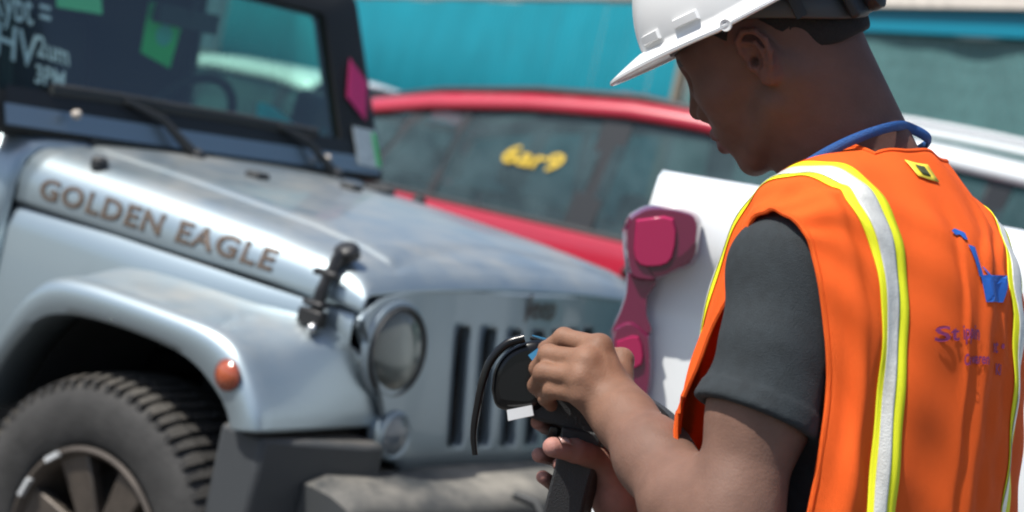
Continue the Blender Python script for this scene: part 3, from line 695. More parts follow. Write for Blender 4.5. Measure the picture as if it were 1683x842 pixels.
    wt = MB(); a = math.radians(127); er = np.array((math.cos(a), 0, math.sin(a))); et = np.array((-math.sin(a), 0, math.cos(a)))
    wt.box((0, -.128, 0)+er*.236, (.012, .014, .045), np.stack([er, (0, 1, 0), et], 1)); wt.build('wheel_weight', mat('weight_zinc', (.62, .64, .65), .35, metal=.3), w0)
    wt2 = MB(); a = math.radians(156); er = np.array((math.cos(a), 0, math.sin(a))); et = np.array((-math.sin(a), 0, math.cos(a)))
    wt2.box((0, -.128, 0)+er*.232, (.010, .014, .05), np.stack([er, (0, 1, 0), et], 1)); wt2.build('wheel_weight', MATS['weight_zinc'], w0)
    return J, ws
JEEP, WS = build_jeep()

def jeep_world(p):
    c, s = math.cos(-.5799), math.sin(-.5799); return np.array((-.311+p[0]*c-p[1]*s, 4.5307+p[0]*s+p[1]*c, p[2]))
# in the cabin: a hanging tag, and a turquoise sheet added as the dash's cyan reflection
def cabin_things():
    c = np.array((-1.0, -.02, 1.56)); R = np.array([[math.cos(-.5799), -math.sin(-.5799)], [math.sin(-.5799), math.cos(-.5799)]])
    t = empty('hang_tag', tuple(jeep_world((-.985, -.03, 1.60))), -.5799, 'green hanging tag with pale oval below the inside mirror of the grey vehicle', 'tag')
    pts = [(-.075, .02), (-.045, .03), (.055, .02), (.068, -.02), (.055, -.155), (-.07, -.125)]
    mb = MB(); mb.prism([(0, y, z) for y, z in pts], (.003, 0, 0)); mb.build('card', mat('tag_green', (.03, .62, .14), .6), t, smooth=False)
    mb = MB(); mb.lathe([(.032, .0), (.001, .0005)], (.0045, .005, -.062), (1, 0, 0), 24); mb.build('printed_oval', mat('tag_print', (.10, .50, .46), .6), t)
    mb = MB(); mb.tube([(0.0015, 0, .02), (.001, .004, .06)], .002, 6); mb.build('string', DARKIN, t)
    f = empty('reflection_sheet', tuple(jeep_world((-.95, .58, 1.306))), -.5799, 'turquoise sheet added for the cyan reflection on the dashboard of the grey vehicle', 'reflection_sheet')
    V, F = grid([[(-.03-.02*u, y, .004+(.052+.030*math.sin(3+y*14))*u) for u in np.linspace(0, 1, 6)] for y in np.linspace(-.13, .13, 14)]); mesh('reflection_face', V, F, mat('reflection_turquoise', (.01, .60, .66), .5), f, solid=.004)
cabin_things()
# ------------------------------------------------------------------ other vehicles
def build_car(name, label, cat_, loc, rz, L, W, belt, roof, base, roofx, pillars, paint, glassm, rails=None, spoiler=False, hood_z=None, wheels_x=None, wheel_r=.34, group=None, interior=(.02, .022, .023)):
    """belt / roof: (x, z) profiles; base = (rear x, front x) of the glasshouse at the belt; roofx = the same at the roof;
    pillars: (x at belt, x at roof, half width) between the ends"""
    C = empty(name, loc, rz, label, cat_, group)
    bx, bz = zip(*belt); rx, rz_ = zip(*roof); hw = W/2
    INT = mat('cabin_%s' % name, interior, .85)
    xs = np.linspace(-L/2, L/2, 41); rows = []
    for x in xs:
        e = abs(x)/(L/2); t = 1-.16*smoothstep(.72, 1, e); zb = interp(x, bx, bz); lo = .26+.10*smoothstep(.85, 1, e); w = hw*t
        cap = .95 if e > .999 else 1
        rows.append([(x, -w*.80*cap, lo), (x, -w*.97*cap, lo+.06), (x, -w*cap, .50), (x, -w*cap*1.0, .70), (x, -w*cap*.985, zb-.16), (x, -w*cap*.975, zb-.06), (x, -w*cap*.955, zb-.012), (x, -w*.92*cap, zb), (x, -w*.5, zb+.025), (x, 0, zb+.035)])
        rows[-1] += [(a, -b, c) for a, b, c in rows[-1][::-1][1:]]
    rows = np.array(rows)
    body_faces_skip = base
    V, F = grid(rows); nv = rows.shape[1]
    def keep(f):
        c = V[list(f)].mean(0); return not (base[0]+.12 < c[0] < base[1]-.12 and abs(c[1]) < hw*.86)
    F = [f for f in F if keep(f)] + [tuple(range(nv)), tuple(range((len(xs)-1)*nv, len(xs)*nv))[::-1]]
    mesh('body', V, F, paint, C, angle=40)
    mb = MB(); mb.box((0, 0, .42), (L*.80, W*.80, .22)); mb.build('underbody', INT, C, smooth=False)
    # roof
    ytop = hw*.735; ybelt = hw*.93
    xr = np.linspace(roofx[0], roofx[1], 15); rows = []
    for x in xr:
        z = interp(x, rx, rz_); rows.append([(x, -ytop-.03, z-.095), (x, -ytop-.018, z-.045), (x, -ytop+.03, z-.012), (x, -ytop*.6, z+.010), (x, 0, z+.022), (x, ytop*.6, z+.010), (x, ytop-.03, z-.012), (x, ytop+.018, z-.045), (x, ytop+.03, z-.095)])
    V, F = grid(rows); mesh('roof', V, F, paint, C, angle=45, solid=.02, soff=1.0)
    blackm = mat('window_trim', (.02, .022, .024), .4)
    allp = [(base[0], roofx[0], .07)]+list(pillars)+[(base[1], roofx[1], .05)]
    zr = lambda x: interp(x, rx, rz_)-.085
    for s in (-1, 1):
        for i, (xb, xt, w) in enumerate(allp):
            zb = interp(xb, bx, bz)-.01; mb = MB(); Vv = []
            for (x, y, z) in ((xb, ybelt-.004, zb), (xt, ytop+.024, zr(xt))):
                for dx in (-w, w):
                    for dy in (-.035, .0):
                        Vv.append((x+dx, s*(y+dy), z))
            mb.hexa(Vv); mb.build('pillar', paint if i in (0, len(allp)-1) else blackm, C, bevel=.004)
        for (xb0, xt0, w0), (xb1, xt1, w1) in zip(allp[:-1], allp[1:]):
            n = 6; rr = []
            for k in range(n+1):
                u = k/n; a = xb0+w0*.4+(xb1-w1*.4-xb0-w0*.4)*u; b = xt0+w0*.4+(xt1-w1*.4-xt0-w0*.4)*u
                rr.append([(a, s*(ybelt-.014), interp(a, bx, bz)-.02), ((a+b)/2, s*((ybelt+ytop+.02)/2+.006), (interp(a, bx, bz)+zr(b))/2), (b, s*(ytop+.012), zr(b)+.01)])
            V, F = grid(rr); mesh('side_window', V, F, glassm, C)
        mb = MB(); xx = np.linspace(base[0], base[1], 12); mb.tube([(x, s*(ybelt+.004), interp(x, bx, bz)+.004) for x in xx], .014, 6, ry=.02); mb.build('belt_trim', blackm, C)
        xx = np.linspace(roofx[0]-.02, roofx[1]+.02, 12); mb = MB(); mb.tube([(x, s*(ytop+.03), zr(x)+.006) for x in xx], .014, 6, ry=.02); mb.build('drip_trim', blackm, C)
        if rails:
            rl = bpy.data.objects.new('roof_rail', None); COL.objects.link(rl); rl.parent = C; a, b = rails[0]
            mb = MB(); pts = [(a, s*(ytop-.04), interp(a, rx, rz_)+.0), (a+.12, s*(ytop-.04), interp(a, rx, rz_)+rails[2]), ((a+b)/2, s*(ytop-.04), interp((a+b)/2, rx, rz_)+rails[2]), (b-.12, s*(ytop-.04), interp(b, rx, rz_)+rails[2]), (b, s*(ytop-.04), interp(b, rx, rz_))]
            mb.tube(catmull(pts, 5), .020, 8); mb.build('bar', rails[1], rl)
            mb = MB(); xm = (a+b)/2; mb.box((xm, s*(ytop-.04), interp(xm, rx, rz_)+rails[2]/2), (.06, .03, rails[2])); mb.build('foot', rails[1], rl, smooth=False)
    # screens
    for (xb, xt, nm) in ((base[1], roofx[1], 'windscreen'), (base[0], roofx[0], 'rear_window')):
        d = 1 if nm == 'windscreen' else -1
        rr = [[(xb+d*.06*(1-(y/ybelt)**2), y*.985, interp(xb, bx, bz)-.01), (xt+d*.03, y*(ytop+.0)/ybelt, interp(xt, rx, rz_)-.02)] for y in np.linspace(-ybelt, ybelt, 9)]
        V, F = grid(rr); mesh(nm, V, F, glassm, C)
    if spoiler:
        mb = MB(); z = interp(roofx[0], rx, rz_); mb.hexa([(roofx[0]-.20, -ytop*.9, z-.075), (roofx[0]-.20, -ytop*.9, z-.045), (roofx[0]-.20, ytop*.9, z-.075), (roofx[0]-.20, ytop*.9, z-.045), (roofx[0]+.03, -ytop*.96, z-.06), (roofx[0]+.03, -ytop*.96, z-.004), (roofx[0]+.03, ytop*.96, z-.06), (roofx[0]+.03, ytop*.96, z-.004)]); mb.build('spoiler', paint, C, bevel=.012)
    # seats
    zb = interp(0, bx, bz)
    for x in (base[0]*.35+base[1]*.65-.35, base[0]*.72+base[1]*.28-.2):
        for s in (-1, 1):
            mb = MB(); mb.box((x, s*.36, zb-.28), (.16, .46, .60)); mb.box((x-.03, s*.36, zb+.14), (.10, .24, .17)); mb.build('seat', INT, C, bevel=.04)
    mb = MB(); mb.box((base[1]-.22, 0, zb-.12), (.34, W*.78, .22)); mb.build('dashboard', INT, C, bevel=.03)
    wx = wheels_x or (-L*.29, L*.31)
    w0 = wheel(C, (wx[0], -hw+.12, wheel_r), -1, wheel_r, .215, wheel_r*.64)
    for x, y, fl in ((wx[1], -hw+.12, False), (wx[0], hw-.12, True), (wx[1], hw-.12, True)): wheel_copy(w0, C, (x, y, wheel_r), fl)
    for x in wx:
        for s in (-1, 1):
            mb = MB(); mb.lathe([(wheel_r+.05, -.02), (wheel_r+.05, .012), (wheel_r+.02, .013)], (x, s*(hw*.985), wheel_r+.02), (0, s, 0), 36); mb.lathe([(wheel_r+.045, .004), (.05, .004), (.001, .004)], (x, s*(hw*.985), wheel_r+.02), (0, s, 0), 36)
            mb.build('wheel_arch', INT, C)
    for s in (-1, 1):
        mb = MB(); mb.hexa([(L/2-.32, s*hw*.50, .66), (L/2-.40, s*hw*.50, .80), (L/2-.42, s*hw*.86, .68), (L/2-.50, s*hw*.86, .81), (L/2+.0, s*hw*.50, .66), (L/2-.10, s*hw*.50, .79), (L/2-.16, s*hw*.845, .68), (L/2-.26, s*hw*.86, .80)]); mb.build('headlight', mat('lamp_clear', (.6, .62, .62), .12, metal=.4, coat=.5), C, bevel=.01)
        mb = MB(); mb.hexa([(-L/2-.004, s*hw*.55, .72), (-L/2+.004, s*hw*.55, .95), (-L/2+.02, s*hw*.84, .72), (-L/2+.03, s*hw*.84, .95), (-L/2+.14, s*hw*.55, .72), (-L/2+.14, s*hw*.55, .95), (-L/2+.20, s*hw*.88, .72), (-L/2+.20, s*hw*.88, .95)]); mb.build('tail_light', mat('lamp_red', (.32, .012, .02), .15, coat=.6), C, bevel=.01)
        mb = MB(); mb.hexa([(base[1]-.36, s*(ybelt+.02), belt[len(belt)//2][1]+.02), (base[1]-.36, s*(ybelt+.02), belt[len(belt)//2][1]+.15), (base[1]-.36, s*(ybelt+.20), belt[len(belt)//2][1]+.03), (base[1]-.36, s*(ybelt+.20), belt[len(belt)//2][1]+.15), (base[1]-.26, s*(ybelt+.02), belt[len(belt)//2][1]+.03), (base[1]-.26, s*(ybelt+.02), belt[len(belt)//2][1]+.13), (base[1]-.26, s*(ybelt+.17), belt[len(belt)//2][1]+.04), (base[1]-.26, s*(ybelt+.17), belt[len(belt)//2][1]+.13)]); mb.build('mirror', paint, C, bevel=.02)
    return C

def other_vehicles():
    red = mat('red_paint', (.42, .012, .035), .3, coat=.9, var=.04, vscale=4, dust=.35, dustcol=(.4, .25, .24))
    white = mat('white_paint', (.74, .76, .76), .32, coat=.8, var=.02, vscale=3)
    gl = glass('car_glass', (.40, .56, .54), 1.0, film=.30, filmcol=(.125, .20, .215))
    # red SUV parallel to the grey vehicle
    rzr = -.52
    c = at(1105, 300, 8.9); 
    R = build_car('red_suv', 'red sport utility vehicle with yellow marker writing on its dark side window', 'car', (c[0]+.05, c[1]+.40, GZ), rzr, 4.45, 1.80,
        [(-2.25, .90), (-1.9, .985), (-1.2, 1.00), (.2, 1.045), (.95, 1.05), (1.5, 1.02), (1.9, .90), (2.25, .72)],
        [(-1.95, 1.33), (-1.6, 1.45), (-1.2, 1.555), (-.6, 1.665), (.0, 1.74), (.5, 1.76), (.9, 1.72)],
        (-2.02, 1.62), (-1.80, .95), [(-1.48, -1.25, .045), (-1.02, -.95, .028), (-.10, -.06, .085)], red, gl, spoiler=True)
    blackm = mat('window_trim', (0, 0, 0))
    # roof bars (dark) and antenna fin
    mb = MB(); mb.tube([(-1.7, -.60, 1.43), (-1.2, -.62, 1.575), (-.6, -.63, 1.69), (.0, -.63, 1.765), (.8, -.62, 1.76)], .022, 8); mb.build('roof_rail', blackm, R)
    mb = MB(); mb.tube([(-1.7, .60, 1.43), (-1.2, .62, 1.575), (-.6, .63, 1.69), (.0, .63, 1.765), (.8, .62, 1.76)], .022, 8); mb.build('roof_rail', blackm, R)
    mb = MB(); mb.hexa([(-.45, -.30, 1.68), (-.45, -.28, 1.76), (-.45, -.10, 1.68), (-.45, -.12, 1.76), (-.20, -.30, 1.70), (-.24, -.28, 1.79), (-.20, -.10, 1.70), (-.24, -.12, 1.79)]); mb.build('roof_fin', red, R, bevel=.015)
    ybelt, ytop = .90*.93, .90*.735
    yel = mat('yellow_marker', (.62, .42, .03), .7)
    V, F = text_geo('6ar9', .21, shear=.25, bold=.004)
    def wp(x, z):
        t = (z-1.02)/(1.55-1.02); return (x, -(ybelt-.014+(ytop+.012-ybelt+.014)*t)-.014-.022*4*t*(1-t), z)
    mesh('marker_writing', [wp(-.66+x*.92, 1.285+y*.66+.03*x) for x, y, _ in V], F, yel, R, smooth=False)
    # paper things inside: green and yellow-green squares seen through the windows
    mb = MB(); mb.box((-1.75, -.70, 1.22), (.12, .004, .05)); mb.build('sticker', mat('sticker_lime', (.30, .50, .12), .6), R, smooth=False)
    # pale sedan behind the grey vehicle, seen through its windscreen
    c = at(470, 95, 11.2)
    build_car('white_sedan', 'white sedan parked beyond the grey vehicle, its roof showing beside the pillar', 'car', (c[0]+.35, c[1]+.5, GZ), -.60, 4.5, 1.76,
        [(-2.25, .85), (-2.0, .96), (-1.2, .97), (.4, .93), (.9, .92), (1.4, .86), (2.25, .66)],
        [(-1.25, 1.36), (-.6, 1.46), (0, 1.475), (.5, 1.43)], (-1.75, 1.25), (-.95, .35), [(-.75, -.55, .04), (.08, .10, .05)], white, gl)
    # white SUV with roof rails behind the pickup
    c = at(1655, 300, 7.6)
    build_car('white_suv', 'white sport utility vehicle with white roof rails behind the pickup', 'car', (c[0]+1.55, c[1]+1.25, GZ), math.radians(-14), 4.6, 1.86,
        [(-2.3, 1.05), (-2.0, 1.20), (-1.2, 1.20), (.3, 1.15), (1.0, 1.12), (1.4, 1.06), (2.3, .86)],
        [(-2.1, 1.80), (-1.6, 1.85), (-1.0, 1.84), (0, 1.79), (.6, 1.70)], (-2.15, 1.25), (-2.0, .45), [(-1.3, -1.2, .06), (-.1, -.05, .07)], white, gl, rails=((-1.95, .2), white, .12), spoiler=True)

def build_pickup():
    """white pickup, its tail at the left; side towards the camera"""
    white = mat('white_paint', (0, 0, 0)); Z0 = 2.70
    tail = at(1022, 500, Z0)
    # local frame: x forward (to the right), y left (away), origin at the right rear corner on the ground
    C = empty('pickup_truck', (tail[0]-.005, tail[1]+.02, GZ), math.radians(-14.5), 'white pickup truck with hourglass red tail light behind the man', 'pickup truck')
    blk = mat('pickup_black', (.015, .015, .016), .6)
    # bed side: section (y, z) swept along x, with a wheel opening
    sec = [(.05, .62), (.012, .66), (.0, .80), (.006, .92), (.0, 1.02), (-.004, 1.12), (.004, 1.24), (.018, 1.34), (.022, 1.40), (.014, 1.43), (.010, 1.45), (.022, 1.515), (.045, 1.558), (.075, 1.569), (.105, 1.559), (.112, 1.51), (.112, .80)]
    def rail(x): return interp(x, [0, .55, 1.5, 1.62], [0, .035, .060, .062])
    for side in (0, 1):
        xs = np.concatenate([[0, .012, .03], np.linspace(.06, 1.62, 60)]); rows = []
        for x in xs:
            r = []
            for y, z in sec:
                yy = y+(.05*(1-x/.03)**2 if x < .03 else 0)
                k = smoothstep(1.2, 1.45, z); zz = z+rail(x)*k
                dxa = x-.92; R = .44
                if abs(dxa) < R and z < 1.1:
                    zc = .46+math.sqrt(R*R-dxa*dxa)*1.25; zz = max(zz, min(zc, 1.2))
                r.append((x, yy if side == 0 else 1.74-yy, zz if side == 0 else zz-.055*k))
            rows.append(r)
        V, F = grid(rows); mesh('bed_side', V, F, white, C, angle=60)
        mb = MB(); y0 = .10 if side == 0 else 1.64
        mb.box((.92, y0+(.12 if side == 0 else -.12), .70), (.98, .30, .68)); mb.build('wheel_house', blk, C, bevel=.05)
    mb = MB(); mb.box((.80, .87, .80), (1.60, 1.5, .06)); mb.build('bed_floor', blk, C, smooth=False)
    V, F = grid([[(x, y, 1.480+.008*(1-((y-.87)/.8)**2)+rail(x)) for y in np.linspace(.10, 1.64, 9)] for x in np.linspace(.03, 1.6, 9)]); mesh('bed_cover', V, F, mat('cover_vinyl', (.62, .63, .63), .8, bump=.3, bscale=300), C, solid=.02)
    mb = MB(); mb.box((.045, .87, 1.14), (.06, 1.50, .66)); mb.build('tailgate', white, C, bevel=.015)
    mb = MB(); mb.box((-.005, .87, .58), (.09, 1.60, .14)); mb.build('rear_bumper', CHROME, C, bevel=.02)
    # tail light, three lens fields on a shared bulge
    org = np.array(C.location); c, s = math.cos(math.radians(-14.5)), math.sin(math.radians(-14.5))
    def loc(px, py, dy):
        d = at(px, py, 1.0)-CPOS; nrm = np.array((-s, c, 0)); t = (np.dot(org-CPOS, nrm)+dy)/np.dot(d, nrm); q = CPOS+d*t-org
        return np.array((q[0]*c+q[1]*s, -q[0]*s+q[1]*c, q[2]))
    full = [(1034, 352), (1062, 338), (1100, 338), (1136, 346), (1151, 358), (1153, 378), (1146, 425), (1134, 440), (1108, 450), (1082, 462), (1068, 484), (1063, 520), (1070, 548), (1073, 590), (1070, 640), (1058, 690), (1030, 720), (1012, 700), (1003, 640), (1002, 580), (1006, 545), (1016, 515), (1027, 480), (1030, 448), (1024, 410), (1024, 375)]
    def lens(name, pts, M, d0, d1, k=.88, parent=None):
        P = np.array(pts, float); P = catmull(np.concatenate([P, P[:1]]), 3)[:-1]; ctr = P.mean(0)
        rings = [[loc(x, y, d0) for x, y in P], [loc(x, y, d0-(d0-d1)*.7) for x, y in ctr+(P-ctr)*(1-(1-k)*.35)], [loc(x, y, d1) for x, y in ctr+(P-ctr)*k]]
        V, F = grid(rings, closed_v=True); n = len(P); F = list(F)+[tuple(range(2*n, 3*n))]
        o = mesh(name, V, F, M, parent or C, angle=35); bm = bmesh.new(); bm.from_mesh(o.data); bmesh.ops.recalc_face_normals(bm, faces=bm.faces); bm.to_mesh(o.data); bm.free(); return o
    base = mat('tail_lens', (.135, .008, .042), .12, coat=.9, spec=.7); bright = mat('tail_lens_bright', (.34, .008, .070), .14, coat=.9); dk = mat('tail_lens_dark', (.060, .008, .022), .10, coat=.9)
    # hourglass housing as two convex halves and a waist
    up = [p for p in full[:10]]+[(1066, 466), (1040, 462)]+full[23:]
    lo = full[12:21]+[(1012, 530), (1040, 522)]
    wa = [(1030, 446), (1082, 458), (1066, 486), (1064, 520), (1070, 552), (1004, 556), (1018, 512), (1028, 480)]
    t = lens('tail_light', up, base, .012, -.034)
    lens('waist_lens', wa, base, .012, -.022, .9, t); lens('lower_lens', lo, base, .012, -.030, .86, t)
    lens('brake_lens', [(1044, 360), (1108, 358), (1106, 425), (1074, 440), (1042, 428)], bright, -.028, -.040, .9, t)
    lens('corner_lens', [(1060, 440), (1120, 420), (1146, 395), (1142, 424), (1108, 446), (1076, 458)], dk, -.022, -.0365, .9, t)
    lens('turn_lens', [(1012, 560), (1050, 552), (1056, 600), (1014, 606)], bright, -.022, -.036, .88, t)
    # cab, hood, glass
    rows = []
    for x in np.linspace(1.66, 5.15, 30):
        zb = interp(x, [1.66, 2.9, 3.5, 4.2, 5.0, 5.15], [1.30, 1.27, 1.24, 1.20, 1.10, .95]); e = smoothstep(4.7, 5.15, x)
        r = [(x, .06+.1*e, .55), (x, .0+.1*e, .70), (x, -.005+.1*e, 1.0), (x, .01+.1*e, zb-.06), (x, .05+.1*e, zb), (x, .87, zb+.04)]
        rows.append(r+[(a, 1.74-b, c_) for a, b, c_ in r[::-1][1:]])
    V, F = grid(rows); n = len(rows[0]); F += [tuple(range(n)), tuple(range(29*n, 30*n))]; mesh('cab_body', V, F, white, C, angle=40)
    rows = [[(x, .19, z-.05), (x, .24, z-.005), (x, .87, z+.02), (x, 1.50, z-.005), (x, 1.55, z-.05)] for x, z in ((1.74, 1.78), (1.9, 1.81), (2.6, 1.82), (3.0, 1.79), (3.15, 1.75))]
    V, F = grid(rows); mesh('cab_roof', V, F, white, C, solid=.03, angle=40)
    g = MATS['car_glass']
    for yb, yt in ((.03, .20), (1.71, 1.54)):
        for xb, xt, w in ((1.72, 1.78, .06), (2.55, 2.52, .05), (3.72, 3.10, .05)):
            mb = MB(); mb.hexa([(xb-w, yb, 1.26), (xb-w, yb+.03, 1.26), (xt-w, yt, 1.77), (xt-w, yt+.03, 1.77), (xb+w, yb, 1.26), (xb+w, yb+.03, 1.26), (xt+w, yt, 1.77), (xt+w, yt+.03, 1.77)]); mb.build('pillar', white, C)
        V, F = grid([[(1.74, yb+.012, 1.27), (1.8, yt+.012, 1.76)], [(3.70, yb+.012, 1.25), (3.08, yt+.012, 1.74)]]); mesh('side_window', V, F, g, C)
    V, F = grid([[(3.74, .05, 1.25), (3.12, .22, 1.76)], [(3.80, .87, 1.28), (3.16, .87, 1.79)], [(3.74, 1.69, 1.25), (3.12, 1.52, 1.76)]]); mesh('windscreen', V, F, g, C)
    V, F = grid([[(1.69, .05, 1.28), (1.75, .22, 1.76)], [(1.69, 1.69, 1.28), (1.75, 1.52, 1.76)]]); mesh('rear_window', V, F, g, C)
    mb = MB(); mb.box((2.6, .87, .62), (4.9, 1.3, .2)); mb.build('chassis', blk, C, smooth=False)
    w0 = wheel(C, (.92, .14, .40), -1, .40, .25, .24)
    for x, y, fl in ((4.15, .14, False), (.92, 1.60, True), (4.15, 1.60, True)): wheel_copy(w0, C, (x, y, .40), fl)
    for x, y in ((4.15, -.004), (4.15, 1.744)):
        mb = MB(); mb.lathe([(.47, -.01), (.47, .01), (.44, .012), (.05, .004), (.001, .004)], (x, y, .46), (0, -1 if y < .5 else 1, 0), 36); mb.build('wheel_arch', blk, C)
other_vehicles()
build_pickup()
# ------------------------------------------------------------------ implicit surfaces for organic shapes
def smin(a, b, k):
    if k <= 0: return np.minimum(a, b)
    h = np.maximum(k-np.abs(a-b), 0)/k; return np.minimum(a, b)-h*h*k*.25
def smax(a, b, k): return -smin(-a, -b, k)
def cone(P, a, b, r1, r2):
    a = np.asarray(a, np.float32); b = np.asarray(b, np.float32); ba = b-a; pa = P-a
    h = np.clip((pa@ba)/(ba@ba+1e-12), 0, 1); return np.sqrt(((pa-h[:, None]*ba)**2).sum(1))-(r1+(r2-r1)*h)
def ball(P, c, r): return np.sqrt(((P-np.asarray(c, np.float32))**2).sum(1))-r
def ell(P, c, r):
    q = P-np.asarray(c, np.float32); r = np.asarray(r, np.float32); k0 = np.sqrt(((q/r)**2).sum(1)); k1 = np.sqrt(((q/(r*r))**2).sum(1))+1e-9
    return k0*(k0-1)/k1
def chain(P, pts, rs, k=.004):
    d = None
    for i in range(len(pts)-1):
        e = cone(P, pts[i], pts[i+1], rs[i], rs[i+1]); d = e if d is None else smin(d, e, k)
    return d
def group_sdf(P, groups):
    """groups: (centre, radius, function, blend)"""
    d = np.full(len(P), 9.0, np.float32)
    for c, R, fn, k in groups:
        dist = np.sqrt(((P-np.asarray(c, np.float32))**2).sum(1)); g = np.maximum(dist-R, .05).astype(np.float32)
        m_ = dist < R+.05
        if m_.any(): g[m_] = fn(P[m_])
        d = smin(d, g, k)
    return d
def sdf_mesh(f, lo, hi, h, levels=(4, 2)):
    """sparse surface nets; f maps (n,3) float32 -> signed distance"""
    lo = np.asarray(lo, float); hi = np.asarray(hi, float)
    H = h*np.prod(levels)
    n = np.ceil((hi-lo)/H).astype(int)
    I = np.stack(np.meshgrid(*[np.arange(k) for k in n], indexing='ij'), -1).reshape(-1, 3)
    size = H
    def ev(X):
        out = np.empty(len(X), np.float32)
        for s in range(0, len(X), 400000): out[s:s+400000] = f(X[s:s+400000].astype(np.float32))
        return out
    for lv in levels:
        d = ev(lo+(I+.5)*size); I = I[np.abs(d) < size*1.35]
        o = np.stack(np.meshgrid(*[np.arange(lv)]*3, indexing='ij'), -1).reshape(-1, 3)
        I = (I[:, None]*lv+o[None]).reshape(-1, 3); size /= lv
    d = ev(lo+(I+.5)*size); I = I[np.abs(d) < size*1.6]
    B = 1 << 14
    key = lambda J: (J[..., 0].astype(np.int64)*B+J[..., 1])*B+J[..., 2]
    off = np.array([(x, y, z) for x in (0, 1) for y in (0, 1) for z in (0, 1)])
    I = I[np.argsort(key(I))]
    CK = key(I[:, None]+off[None]); uk, inv = np.unique(CK.ravel(), return_inverse=True)
    U = np.stack([uk//(B*B), (uk//B) % B, uk % B], -1); val = ev(lo+U*size); cv = val[inv].reshape(-1, 8)
    ins = cv < 0; act = ins.any(1) & ~ins.all(1)
    I, cv, ins = I[act], cv[act], ins[act]; ck = key(I)
    edges = [(a, b) for a in range(8) for b in range(a+1, 8) if np.abs(off[a]-off[b]).sum() == 1]
    S = np.zeros((len(I), 3)); N = np.zeros(len(I))
    for a, b in edges:
        mk = ins[:, a] != ins[:, b]; t = cv[:, a]/(cv[:, a]-cv[:, b]+1e-12)
        p = off[a]+(off[b]-off[a])*t[:, None]; S[mk] += p[mk]; N[mk] += 1
    V = lo+(I+S/N[:, None])*size
    Q = []
    for ax in range(3):
        b_, c_ = (ax+1) % 3, (ax+2) % 3; ia = int(np.where((off == np.eye(3, dtype=int)[ax]).all(1))[0][0])
        mk = ins[:, 0] != ins[:, ia]; J = I[mk]; fl = ins[mk, 0]
        eb, ec = np.eye(3, dtype=int)[b_], np.eye(3, dtype=int)[c_]
        qs = []; ok = np.ones(len(J), bool)
        for dlt in (np.zeros(3, int), eb, eb+ec, ec):
            k = key(J-dlt); pos = np.clip(np.searchsorted(ck, k), 0, len(ck)-1); ok &= ck[pos] == k; qs.append(pos)
        q = np.stack(qs, 1); q[~fl] = q[~fl][:, ::-1]; Q.append(q[ok][:, ::-1])
    return V, np.concatenate(Q)

# ------------------------------------------------------------------ the man: frames
FW = np.array((-math.cos(math.radians(40)), math.sin(math.radians(40)), 0)); UPV = np.array((0, 0, 1.0)); LF = np.cross(UPV, FW)
LEAN = math.radians(13)
TU = UPV*math.cos(LEAN)+FW*math.sin(LEAN); TF = FW*math.cos(LEAN)-UPV*math.sin(LEAN)
N0 = at(1412, 262, 1.84)
def T(l, f, h): return N0+LF*l+TF*f+TU*h
# head frame
PSI, DEL = math.radians(32), math.radians(27)
HF = math.cos(PSI)*(-math.cos(DEL)*CRIGHT-math.sin(DEL)*CUP)+math.sin(PSI)*CFWD
HU = -math.sin(DEL)*CRIGHT+math.cos(DEL)*CUP
HL = np.cross(HU, HF); HL /= np.linalg.norm(HL)
EAR = at(1238, 104, 1.77)
HO = EAR-HL*.074                                     # mid-head at ear-canal level
HR = np.stack([HF, HU, HL], 1).astype(np.float32)
def HP(f, u, l): return HO+HF*f/100+HU*u/100+HL*l/100  # centimetres
def to_head(P): return (P-HO.astype(np.float32))@HR

SH_L, EL_L, WR_L = T(.155, -.020, -.132), at(1188, 905, 1.645), at(1012, 668, 1.865)
SH_R, EL_R, WR_R = T(-.160, -.012, -.132), at(1235, 905, 2.12), at(1012, 812, 1.985)

